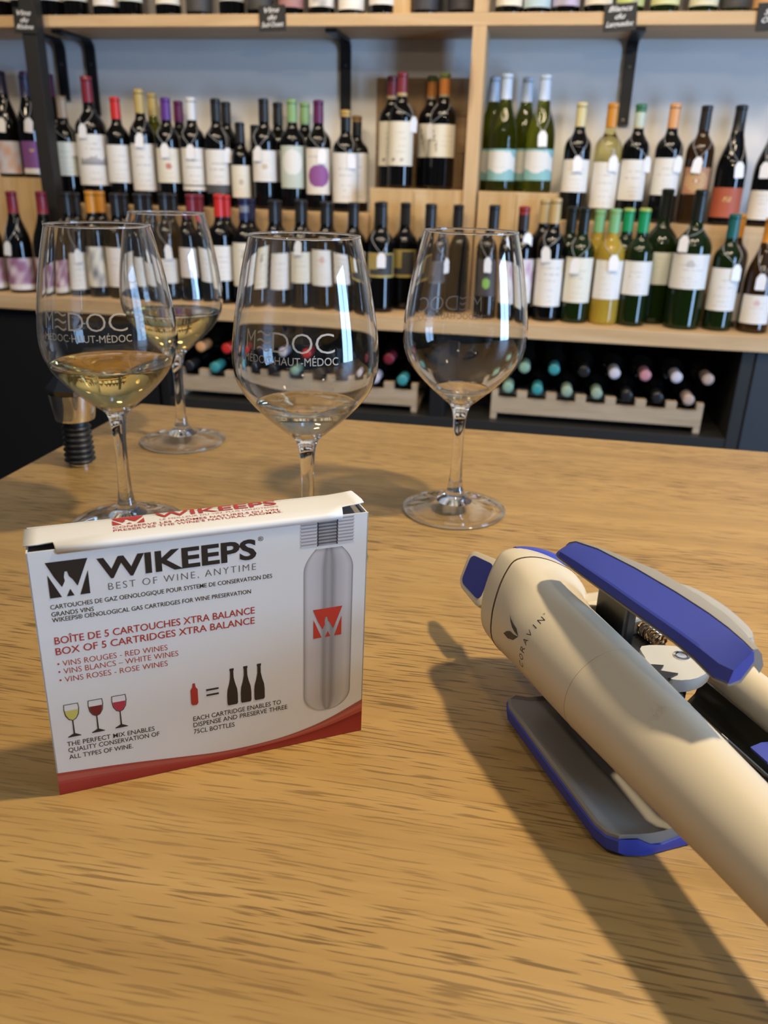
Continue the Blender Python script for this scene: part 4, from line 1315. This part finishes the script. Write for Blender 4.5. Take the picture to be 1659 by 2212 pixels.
# icons: three wine glasses
for gx, wcol in ((8.6, (.55, .50, .12)), (17.8, (.16, .012, .016)), (26.9, (.42, .03, .06))):
    def gp(q):
        return [(gx + a, b_) for a, b_ in q]
    rim_ = [(-2.75, 43.4), (-2.95, 41), (-2.6, 38.2), (-1.5, 36.2), (0, 35.4), (1.5, 36.2), (2.6, 38.2), (2.95, 41), (2.75, 43.4)]
    inn_ = [(a * .90, b_ + .25 * (b_ < 43)) for a, b_ in rim_]
    its = [quads(gp(rim_), gp(inn_)), poly(gp([(-2.75, 43.2), (2.75, 43.2), (2.75, 43.5), (-2.75, 43.5)])), poly(gp([(-.22, 35.5), (.22, 35.5), (.3, 29), (-.3, 29)])),
           poly(gp([(-2.6, 27.9), (-.3, 29.2), (.3, 29.2), (2.6, 27.9), (2.4, 27.6), (-2.4, 27.6)]))]
    fprint('glass_icon', its, INKK)
    wi = [(a * .86, b_ + .3) for a, b_ in rim_[1:-1]]
    wi = [(-2.45, 40.4)] + [q for q in wi if q[1] < 40.2] + [(2.45, 40.4)]
    fprint('wine_icon', [poly(gp(wi))], mat('ink_wine_%d' % int(gx), wcol, .45), .0001)
fprint('cartridge_icon', [poly([(55.6, 32.6), (56.2, 31.7), (58.0, 31.7), (58.6, 32.6), (58.6, 39.5), (57.8, 40.6), (57.6, 42.6), (56.6, 42.6), (56.4, 40.6), (55.6, 39.5)])], INKR)
fprint('equals_sign', [poly([(62.1, 37.6), (67.4, 37.6), (67.4, 38.5), (62.1, 38.5)]), poly([(62.1, 35.0), (67.4, 35.0), (67.4, 35.9), (62.1, 35.9)])], INKK)
its = []
for cx_ in (73.2, 79.1, 85.0):
    its.append(poly([(cx_ + a, b_) for a, b_ in [(-1.9, 28.2), (1.9, 28.2), (2.3, 29), (2.3, 33.5), (2.05, 36.2), (1.3, 39), (.75, 42), (.7, 45.4), (.9, 45.5), (.9, 46.6), (-.9, 46.6), (-.9, 45.5), (-.7, 45.4), (-.75, 42), (-1.3, 39), (-2.05, 36.2), (-2.3, 33.5), (-2.3, 29)]]))
fprint('bottles_icon', its, INKK)


def fgrid(name, rows, colf, d=.0001, nx=36):
    """rows = list of (x0,x1,y); colour from colf(u,v)."""
    V, F, cols = [], [], []
    for x0, x1, y in rows:
        for i in range(nx + 1):
            V.append(bf((x0 + (x1 - x0) * i / nx) * .001, y * .001, d))
    for k in range(len(rows) - 1):
        for i in range(nx):
            a = k * (nx + 1) + i
            F.append((a, a + 1, a + nx + 2, a + nx + 1))
            cols.append(colf((i + .5) / nx, (k + .5) / (len(rows) - 1)))
    return mk(name, V, F, PRINT, bx, cols=cols)


def lerp3(t, st_):
    for (a, ca), (b_, cb) in zip(st_[:-1], st_[1:]):
        if a <= t <= b_:
            q = (t - a) / (b_ - a)
            return tuple(x + (y - x) * q for x, y in zip(ca, cb))
    return st_[-1][1]


g3 = lambda v_: (v_, v_ * .955, v_ * .95)
silver = [(0, g3(.22)), (.02, g3(.40)), (.08, g3(.54)), (.20, g3(.52)), (.33, g3(.46)), (.41, g3(.25)), (.50, g3(.36)), (.58, g3(.24)), (.68, g3(.42)), (.88, g3(.54)), (.96, g3(.44)), (1, g3(.20))]
rows = []
for k in range(49):
    q_ = k / 48
    q_ = q_ + .13 * math.sin(-2 * PI * q_)
    v_ = 15.8 + (97.2 - 15.8) * q_
    hwid = 10.9
    if v_ < 25:
        hwid = 10.9 * math.sqrt(max(.0, 1 - ((25 - v_) / 9.25) ** 2)) + .05
    if v_ > 87:
        hwid = 10.9 - 5.2 * ((v_ - 87) / 10.2) ** 1.9
    rows.append((115.9 - hwid, 115.9 + hwid, v_))
fgrid('cartridge_picture', rows, lambda u_, v_: tuple(c * (1 - .35 * max(0, (v_ - .90) / .1)) * (1 - .25 * max(0, (.07 - v_) / .07)) for c in lerp3(u_, silver)))
rows = []
for k in range(33):
    v_ = 98.6 + (110.6 - 98.6) * k / 32
    wv = .35 * math.sin(k * PI / 2 + PI / 4)
    rows.append((103.6 - wv, 126.7 + wv, v_))


def thread(u_, v_):
    s_ = .5 + .5 * math.sin(v_ * 32 * PI / 2)
    if .30 < u_ < .335 or .66 < u_ < .69:
        return (.03, .02, .025)
    if .335 <= u_ <= .66:
        return g3((.06 + .28 * s_) * (1.1 - 1.4 * abs(u_ - .5)))
    return g3(.26 + .34 * s_)


fgrid('thread_picture', rows, thread)
fprint('cartridge_logo', logo(109.0, 54.3, 122.3, 68.6), mat('ink_bright_red', (.50, .035, .02), .45), .00018)
sw = curve_pts([(0, 11.1), (26.9, 8.9), (50, 6.3), (67.3, 4.6), (84.4, 4.6), (99.9, 6.2), (115.8, 10.2), (BW * 1000, 17.5)], 6)
V, F, cols = [], [], []
ny = 8
for k in range(ny + 1):
    for a, b_ in sw:
        V.append(bf(a * .001, (b_ * k / ny) * .001, .0001))
n_ = len(sw)
for k in range(ny):
    for i in range(n_ - 1):
        F.append((k * n_ + i, k * n_ + i + 1, (k + 1) * n_ + i + 1, (k + 1) * n_ + i))
        q, x_ = (k + .5) / ny, i / n_
        band = lerp3(q, [(0, (.36, .035, .025)), (.45, (.30, .02, .016)), (.62, (.20, .010, .010)), (.66, (.42, .06, .04)), (.88, (.48, .14, .10)), (1, (.24, .012, .012))])
        if x_ < .5:
            band = lerp3(q, [(0, (.30, .018, .014)), (.5, (.36, .035, .025)), (.75, (.44, .11, .08)), (.95, (.36, .05, .035)), (1, (.15, .008, .008))])
        cols.append(band)
mk('red_swoosh', V, F, PRINT, bx, cols=cols)
# lid print
def tprint(name, items, mt):
    V, F = [], []
    for tv, tf in items:
        o_ = len(V)
        V += [(a * .001 + BS * H0_, b_ * .001, H0_ + .00055) for a, b_ in tv]
        F += [tuple(i + o_ for i in q) for q in tf]
    return mk(name, V, F, mt, bx)
tprint('lid_brand', [text_fit('WIKEEPS', (47.5, 15.6), (97.6, 15.6), 4.6, .02)] + logo(31, 12.6, 43.7, 19.8), INKR)
tprint('lid_slogan', [text_fit('LE MEILLEUR DU VIN, PLUS LONGTEMPS', (49.3, 12.6), (97.5, 12.6), 1.7, -.004)], mat('ink_pink', (.50, .22, .18), .45))
tprint('lid_lettering', [text_fit('CONSERVE LES ARÔMES NATURELS DU VIN.', (31.2, 9.3), (97.4, 9.0), 1.9, .006), text_fit("PRESERVES THE WINE'S NATURAL AROMAS.", (31.2, 6.4), (97.8, 6.4), 1.9, .006)], INKR)

# ---------------------------------------------------------------- needle wine preserver
CREAM = mat('cream_plastic', (.60, .53, .40), .38)
nt = CREAM.node_tree
tc = nd(nt, 'ShaderNodeTexCoord')
n1 = nd(nt, 'ShaderNodeTexNoise')
n1.inputs['Scale'].default_value = 55.0
n1.inputs['Detail'].default_value = 5
n1.inputs['Roughness'].default_value = .7
r1 = ramp(nt, [(.66, (.60, .53, .40)), (.74, (.50, .42, .30)), (.80, (.16, .12, .09))])
nt.links.new(tc.outputs['Object'], n1.inputs['Vector'])
nt.links.new(n1.outputs['Fac'], r1.inputs[0])
nt.links.new(r1.outputs[0], nt.nodes['Principled BSDF'].inputs['Base Color'])
BLUE = mat('blue_rubber', (.040, .062, .40), .5)
NAVY = mat('navy_rubber', (.022, .030, .20), .5)
GREYP = mat('grey_plastic', (.26, .245, .215), .45)
BLKP = mat('black_plastic', (.010, .010, .011), .3)
WHITEP = mat('worn_white_plastic', (.52, .52, .50), .4)
SMOKE = mat('smoked_plastic', (.055, .050, .036), .22)
BRASS = mat('bronze_spring', (.42, .30, .18), .25, 1.0)

pv = thing('wine_preserver', 'cream and blue needle wine preserver gadget lying on the table at right', 'wine gadget', (0.0125, 0.3506, TZ + .0004), math.atan2(-.87397, .48598))
# local axes: x along the handle, y away to the right, z up (all in millimetres below)
MM = lambda pts: [tuple(c * .001 for c in p) for p in pts]


def pmk(name, V, F, mt, parent=None, smooth=True, angle=.6):
    return mk(name, MM(V), F, mt, parent or pv, smooth=smooth, angle=angle)


HS = closed_curve([(-14, 28), (-20, 36), (-19, 47), (-14.5, 58), (-9, 66.3), (-3.5, 70.4), (7, 70.3), (18, 66.5), (28, 60), (33, 50), (33, 38), (26, 28), (10, 24), (-4, 24)], 4)
hc = (4, 46)
NS = len(HS)


def sec(u_, k=1.0, mixv=0.0, rc=22.0, shear=0.0):
    out = []
    for i, (a, b_) in enumerate(HS):
        aa, bb = hc[0] + (a - hc[0]) * k, hc[1] + (b_ - hc[1]) * k
        an = math.atan2(b_ - hc[1], a - hc[0])
        ca, cb = rc * math.cos(an), 46 + rc * math.sin(an)
        x_ = aa + (ca - aa) * mixv
        z_ = bb + (cb - bb) * mixv
        out.append((u_ - shear * (z_ - 46), x_, z_))
    return out


V, F = loft([sec(-4.2, .975, shear=.37), sec(-3.9, 1.0, shear=.37), sec(0, 1.0, .08, shear=.34), sec(5, 1.0, .30, shear=.24), sec(10, 1.0, .62, shear=.12), sec(15, 1.0, .88, shear=.04), sec(20, 1.0, 1.0), sec(45, 1, 1, 21.4), sec(67, 1, 1, 20.8),
             sec(100, 1, 1, 19.0), sec(147, 1, 1, 16.3), sec(185, 1, 1, 14.8), sec(198, 1, 1, 13.6), sec(204, 1, 1, 10), sec(207, 1, 1, 5)])
hd = pmk('handle', V, F, CREAM)
V, F = tube([(67, 20.83 * math.sin(a_ * PI / 24), 46 + 20.83 * math.cos(a_ * PI / 24)) for a_ in range(48)], .12, 6, True)
pmk('parting_line', V, F, mat('dark_cream', (.40, .33, .23), .5), hd)  # thin ring round the handle in a darker cream
V, F = loft([sec(-5.8, .965, shear=.37), sec(-3.9, .965, shear=.37)])
pmk('seam_gap', V, F, mat('seam_brown', (.05, .02, .008), .8))  # dark brown filling and ring along the joint of handle and cap
V, F = tube([Vector(p) for p in sec(-4.65, .992, shear=.37)], .42, 6, True)
pmk('seam_line', V, F, mat('seam_brown'))
V, F = loft([sec(-5.1, .975, shear=.37), sec(-5.4, 1.0, shear=.37), sec(-15.5, .99, shear=.37), sec(-18, .965, shear=.37), sec(-19.8, .91, shear=.37), sec(-20.8, .80, shear=.37), sec(-21, .5, shear=.37)])
cp = pmk('cap', [p for p in V], [tuple(reversed(f)) for f in F], CREAM)
# blue inlay over the far shoulder of the cap
secs = []
for k in range(9):
    q = k / 8
    yy, zz = 2 + 30 * q, 70.0 + .3 * q - 10.5 * q * q
    uu = -27.0 + 2.0 * q + 2.5 * q * q
    wv = 1.2 + 2.6 * math.sin(PI * (.12 + .70 * q))
    secs.append([(uu - wv, yy, zz - 3.0), (uu - wv * .8, yy + .3, zz - .6), (uu, yy + .5, zz + .5), (uu + wv, yy + .4, zz + .4), (uu + wv * 1.2, yy, zz - 2.0)])
V, F = loft(secs)
pmk('blue_inlay', V, F, BLUE, cp)
# trigger tab at the cap end
def rrect(cx_, cy_, hw_, hh_, rad, n__=5):
    out = []
    for sx, sy, a0 in ((1, 1, 0), (-1, 1, 90), (-1, -1, 180), (1, -1, 270)):
        for k in range(n__ + 1):
            a = math.radians(a0 + 90 * k / n__)
            out.append((cx_ + sx * (hw_ - rad) + rad * math.cos(a), cy_ + sy * (hh_ - rad) + rad * math.sin(a)))
    return out


TA, TB, TC, TD = Vector((-46, 5.6, 53)), Vector((-34, -11.1, 32)), Vector((-65, -10.6, 32.5)), Vector((-75.6, 1.2, 47.4))
def tq(s_, t_, d_=0.0):            # bilinear on the tab, s from tip to root, t from low to high
    p = (TC * (1 - s_) + TB * s_) * (1 - t_) + (TD * (1 - s_) + TA * s_) * t_
    nn = Vector((-.003, -.784, .621))
    return tuple(p + nn * d_)
rr_ = rrect(.5, .5, .5, .5, .22)
V, F = loft([[tq(a, b_, -4.5) for a, b_ in rrect(.5, .5, .46, .46, .2)], [tq(a, b_, -3.5) for a, b_ in rr_], [tq(a, b_, -.5) for a, b_ in rr_], [tq(a, b_, 0) for a, b_ in rrect(.5, .5, .47, .47, .2)]])
tbp = pmk('trigger', V, F, CREAM)
V, F = loft([[tq(a, b_, -.2) for a, b_ in rrect(.50, .5, .38, .38, .14)], [tq(a, b_, .5) for a, b_ in rrect(.50, .5, .38, .38, .14)]])
pmk('blue_pad', V, F, NAVY, tbp)
V, F = loft([[(-46, 0, 37), (-46, -3, 37), (-46, 6, 49), (-46, 9, 47)], [(-32, 2, 36), (-32, -5, 37), (-32, 3, 53), (-32, 10, 53)], [(-17, 2, 36), (-17, -6, 38), (-17, -2, 54), (-17, 9, 54)]])
pmk('trigger_neck', V, F, CREAM, tbp, angle=.5)

# maker's mark and lettering wrapped on the handle
def on_handle(u_, th_, d_=.12):
    a = math.radians(th_)
    rr = 22.0 - .024 * max(0, u_ - 20) + d_
    return (u_, rr * math.sin(a), 46 + rr * math.cos(a))
V, F = [], []
for s_ in ([(12.8, -60.7), (15.5, -64), (18.5, -66.0), (22.0, -67.2), (25.4, -72.8), (21.5, -72.2), (18.8, -70.5), (15.8, -66.5)], [(25.4, -73.2), (22.0, -75.5), (18.6, -76.0), (16.0, -79.5), (13.5, -86.1), (18.0, -86.5), (22.5, -82.0)]):
    o_ = len(V)
    V += [on_handle(*q) for q in s_]
    F.append(tuple(range(o_, o_ + len(s_))))
pmk('leaf_mark', V, F, mat('ink_olive', (.06, .055, .04), .5), hd, smooth=False)
V, F = [], []
for k, ch in enumerate('CORAVIN'):
    t0 = -105 + k * 10.4
    wdt = 7.0 if ch != 'I' else 1.0
    if ch == 'I':
        t0 += 3
    tv, tf = text_fit(ch, (t0, 0), (t0 + wdt, 0), 3.3, -.010)
    o_ = len(V)
    V += [on_handle(32.8 - y_ , x_) for x_, y_ in tv]
    F += [tuple(i + o_ for i in q) for q in tf]
tv, tf = text_fit('TM', (-33, 2.5), (-30.5, 2.5), 1.0)
o_ = len(V)
V += [on_handle(32.4 - y_, x_) for x_, y_ in tv]
F += [tuple(i + o_ for i in q) for q in tf]
pmk('maker_lettering', V, F, INKK, hd, smooth=False)

# lower clamp wing: grey trough in a blue shell, resting on the table
def wing(us, outer, inner_, names):
    pass
us = [13, 15, 20, 60, 98, 104, 107.5, 109.5]
lft = [-14, -17.5, -19.5, -20.5, -21, -19.5, -16, -9]
secs, sec2 = [], []
for u_, lv in zip(us, lft):
    secs.append([(u_, lv + .6, 9.6), (u_, lv - .2, 8.8), (u_, lv + .6, 3), (u_, lv + 5, .1), (u_, 36, .1), (u_, 39, 4), (u_, 40, 12), (u_, 38, 12.4), (u_, 14, 5.2), (u_, max(2, lv + 12), 3.6), (u_, max(-4, lv + 7), 5.0)])
V, F = loft(secs)
lw = pmk('lower_clamp_wing', V, [tuple(reversed(f)) for f in F], BLUE, angle=.5)
us2 = [13.6, 15.5, 20, 60, 98, 103.6, 106.8, 108.6]
val = [7.5, 6.0, 5, 4.6, 5.2, 7.0, 9.0, 9.9]
sec2 = []
for u_, lv, vz in zip(us2, lft, val):
    sec2.append([(u_, lv + .3, 9.5), (u_, lv + .3, 10.9), (u_, lv + 1.8, 11.2), (u_, max(-5, lv + 7), vz + (11 - vz) * .3), (u_, max(4, lv + 13), vz), (u_, 14, vz + (11 - vz) * .25), (u_, 36, 13), (u_, 37, 11), (u_, 14, 5.0), (u_, max(4, lv + 13), 3.6), (u_, max(-4, lv + 7), 4.8)])
V, F = loft(sec2)
pmk('grey_liner', V, F, GREYP, lw, angle=.35)

# upper clamp wing
us = [10, 11.5, 15, 30, 55, 80, 98, 108, 116, 121]
lo = [83.5, 83.5, 84, 85.5, 87.5, 89, 89.5, 88, 84.5, 85]
near = [4, 2.2, 1.2, .2, -.6, -.8, 0, 1.5, 4, 6]
topv = [8.5, 9, 10, 11.5, 13, 14, 14.5, 14.5, 14.5, 14]
tops = [86.5, 88.5, 90.5, 93.5, 96, 97.5, 98, 97.8, 97, 96.5]
secs, sec2, sec3 = [], [], []
for u_, l_, nv, tv_, tw in zip(us, lo, near, topv, tops):
    cr = l_ + (tw - l_) * .52
    secs.append([(u_, nv + .6, l_), (u_, nv, l_ + .8), (u_, nv + 1.0, cr - .6), (u_, nv + 1.8, cr), (u_, tv_ - .6, tw), (u_, tv_, tw), (u_, tv_ + 1, tw - 4), (u_, nv + 5, l_ + 1)])
    far = 9 * math.sin(PI * min(1, max(0.02, (u_ - 6) / 125)))
    sec2.append([(u_ - .6, nv + .8, l_ - 1.3), (u_ - .6, nv + .3, l_ - .2), (u_ - .6, nv + 5, l_ + 1.2), (u_ - .6, tv_ + .4, tw - 3.5), (u_ - .6, tv_ - .1, tw + .5), (u_ - .6, tv_ + 2, tw + .4), (u_ - .6, tv_ + far + 2, tw - 2), (u_ - .6, tv_ + far + 4, tw - 7), (u_ - .6, tv_ + far + 3, tw - 10), (u_ - .6, tv_ + far, tw - 6), (u_ - .6, nv + 6, l_ - 1.0)])
V, F = loft(secs)
uw = pmk('upper_clamp_wing', V, [tuple(reversed(f)) for f in F], BLUE, angle=.22)
V, F = loft(sec2)
pmk('grey_shell', V, [tuple(reversed(f)) for f in F], GREYP, uw, angle=.45)
V, F = lathe([(11.5, -2), (11, 0), (9, 1.2), (5, 1.8), (.01, 2)], 24)
pmk('thumb_boss', [(88 + x * 2.0, 23 + y * .6, 94.0 + z) for x, y, z in V], F, mat('light_grey_plastic', (.36, .35, .33), .35), uw)

# mechanism between the wings
def rbox(name, x0, x1, y0, y1, z0, z1, mt, b=1.0, parent=None):
    V, F = bbox(x0, x1, y0, y1, z0, z1, b)
    return pmk(name, V, F, mt, parent, smooth=False)
rbox('mechanism_block', 2, 62, 20, 46, 14, 48, BLKP, 2.0)
rbox('hinge_bridge', 2, 30, 22, 40, 3, 15, BLKP, 1.5)
rbox('wing_arm', 16, 40, 24, 30, 40, 72, BLKP, 1.5)
rbox('housing_step', 2, 17, 18, 40, 30, 57, CREAM, 4.0)
rbox('latch_block', 14, 32, 30, 44, 46, 56, GREYP, 1.5)
V, F = tube([(32 + 14 * k / 60, 40 + 3.2 * math.cos(k * .65), 51 + 3.2 * math.sin(k * .65)) for k in range(61)], .75, 6)
pmk('spring', V, F, BRASS)
jaw = closed_curve([(46, 30), (50, 44), (58, 52), (68, 50), (74, 38), (72, 27), (62, 24), (54, 26)], 3)
V, F = extrude(jaw, 6)
jw = pmk('clamp_jaw', [(x, y, z + 45) for x, y, z in V], F, WHITEP, angle=.5)
V, F = lathe([(3.6, 0), (3.6, .5), (2.6, .8), (2.2, .3), (.01, .2)], 20)
pmk('screw', [(58 + x, 42 + y, 51 + z) for x, y, z in V], F, CHROME, jw)
V, F = extrude([(60, 22), (63, 29), (66, 25), (70, 31), (72, 24), (78, 22)], 2)
pmk('toothed_plate', [(x, y, z + 50) for x, y, z in V], F, BLKP, jw, smooth=False)
rbox('side_shade_strip', 60, 106, 24, 29, 16, 45, BLKP, 1.0)  # black strip beside the handle, added to shade the lower wing's tray
SH = lambda V: [(p[0] - 14, p[1] + 16.5, p[2] - 15) for p in V]
# smoked needle guide (open trough)
secs = []
for u_ in (66, 69, 74, 110, 132):
    o_ = 0 if u_ > 68 else 1.2
    secs.append([(u_, 22, 44 - o_), (u_, 24, 37), (u_, 30, 33), (u_, 38, 34), (u_, 43, 39), (u_, 45, 47 - o_), (u_, 47, 47 - o_), (u_, 45.5, 37), (u_, 39, 31), (u_, 29, 30.5), (u_, 22, 35), (u_, 20, 44 - o_)])
V, F = loft(secs)
pmk('needle_guide', SH(V), F, SMOKE, angle=.5)
V, F = tube([(62, 33, 40), (134, 33, 40)], 1.0, 10)
pmk('needle', SH(V), F, CHROME)
rbox('guide_rail', 52, 104, 32, 36, 19, 31, BLKP, 1.0)
V, F = lathe([(.01, 0), (7, 0), (8.4, 1.5), (8.8, 10), (8.8, 45), (8.4, 48), (.01, 48)], 24)
pmk('spout_tube', [(55 + z, 63 + x, 43 + y) for x, y, z in V], F, CREAM)
V, F = lathe([(8.9, -1), (9.1, 0), (9.1, 5), (8, 7), (.01, 8)], 24)
pmk('spout_tip', [(103 + z, 63 + x, 43 + y) for x, y, z in V], F, BLUE)
cl = []
for k in range(13):
    a = math.radians(-150 + 22 * k)
    cl.append((0, 31 + 13.5 * math.cos(a), 41 + 12.5 * math.sin(a)))
secs = [[(118, y, z), (127, y, z), (127, 31 + (y - 31) * .86, 41 + (z - 41) * .86), (118, 31 + (y - 31) * .86, 41 + (z - 41) * .86)] for _, y, z in cl]
V, F = loft(secs)
pmk('blue_clip', SH(V), F, BLUE, angle=.5)

for ch in tb.children:
    if ch.name.startswith('table_top'):
        ch.cycles.is_caustics_receiver = True
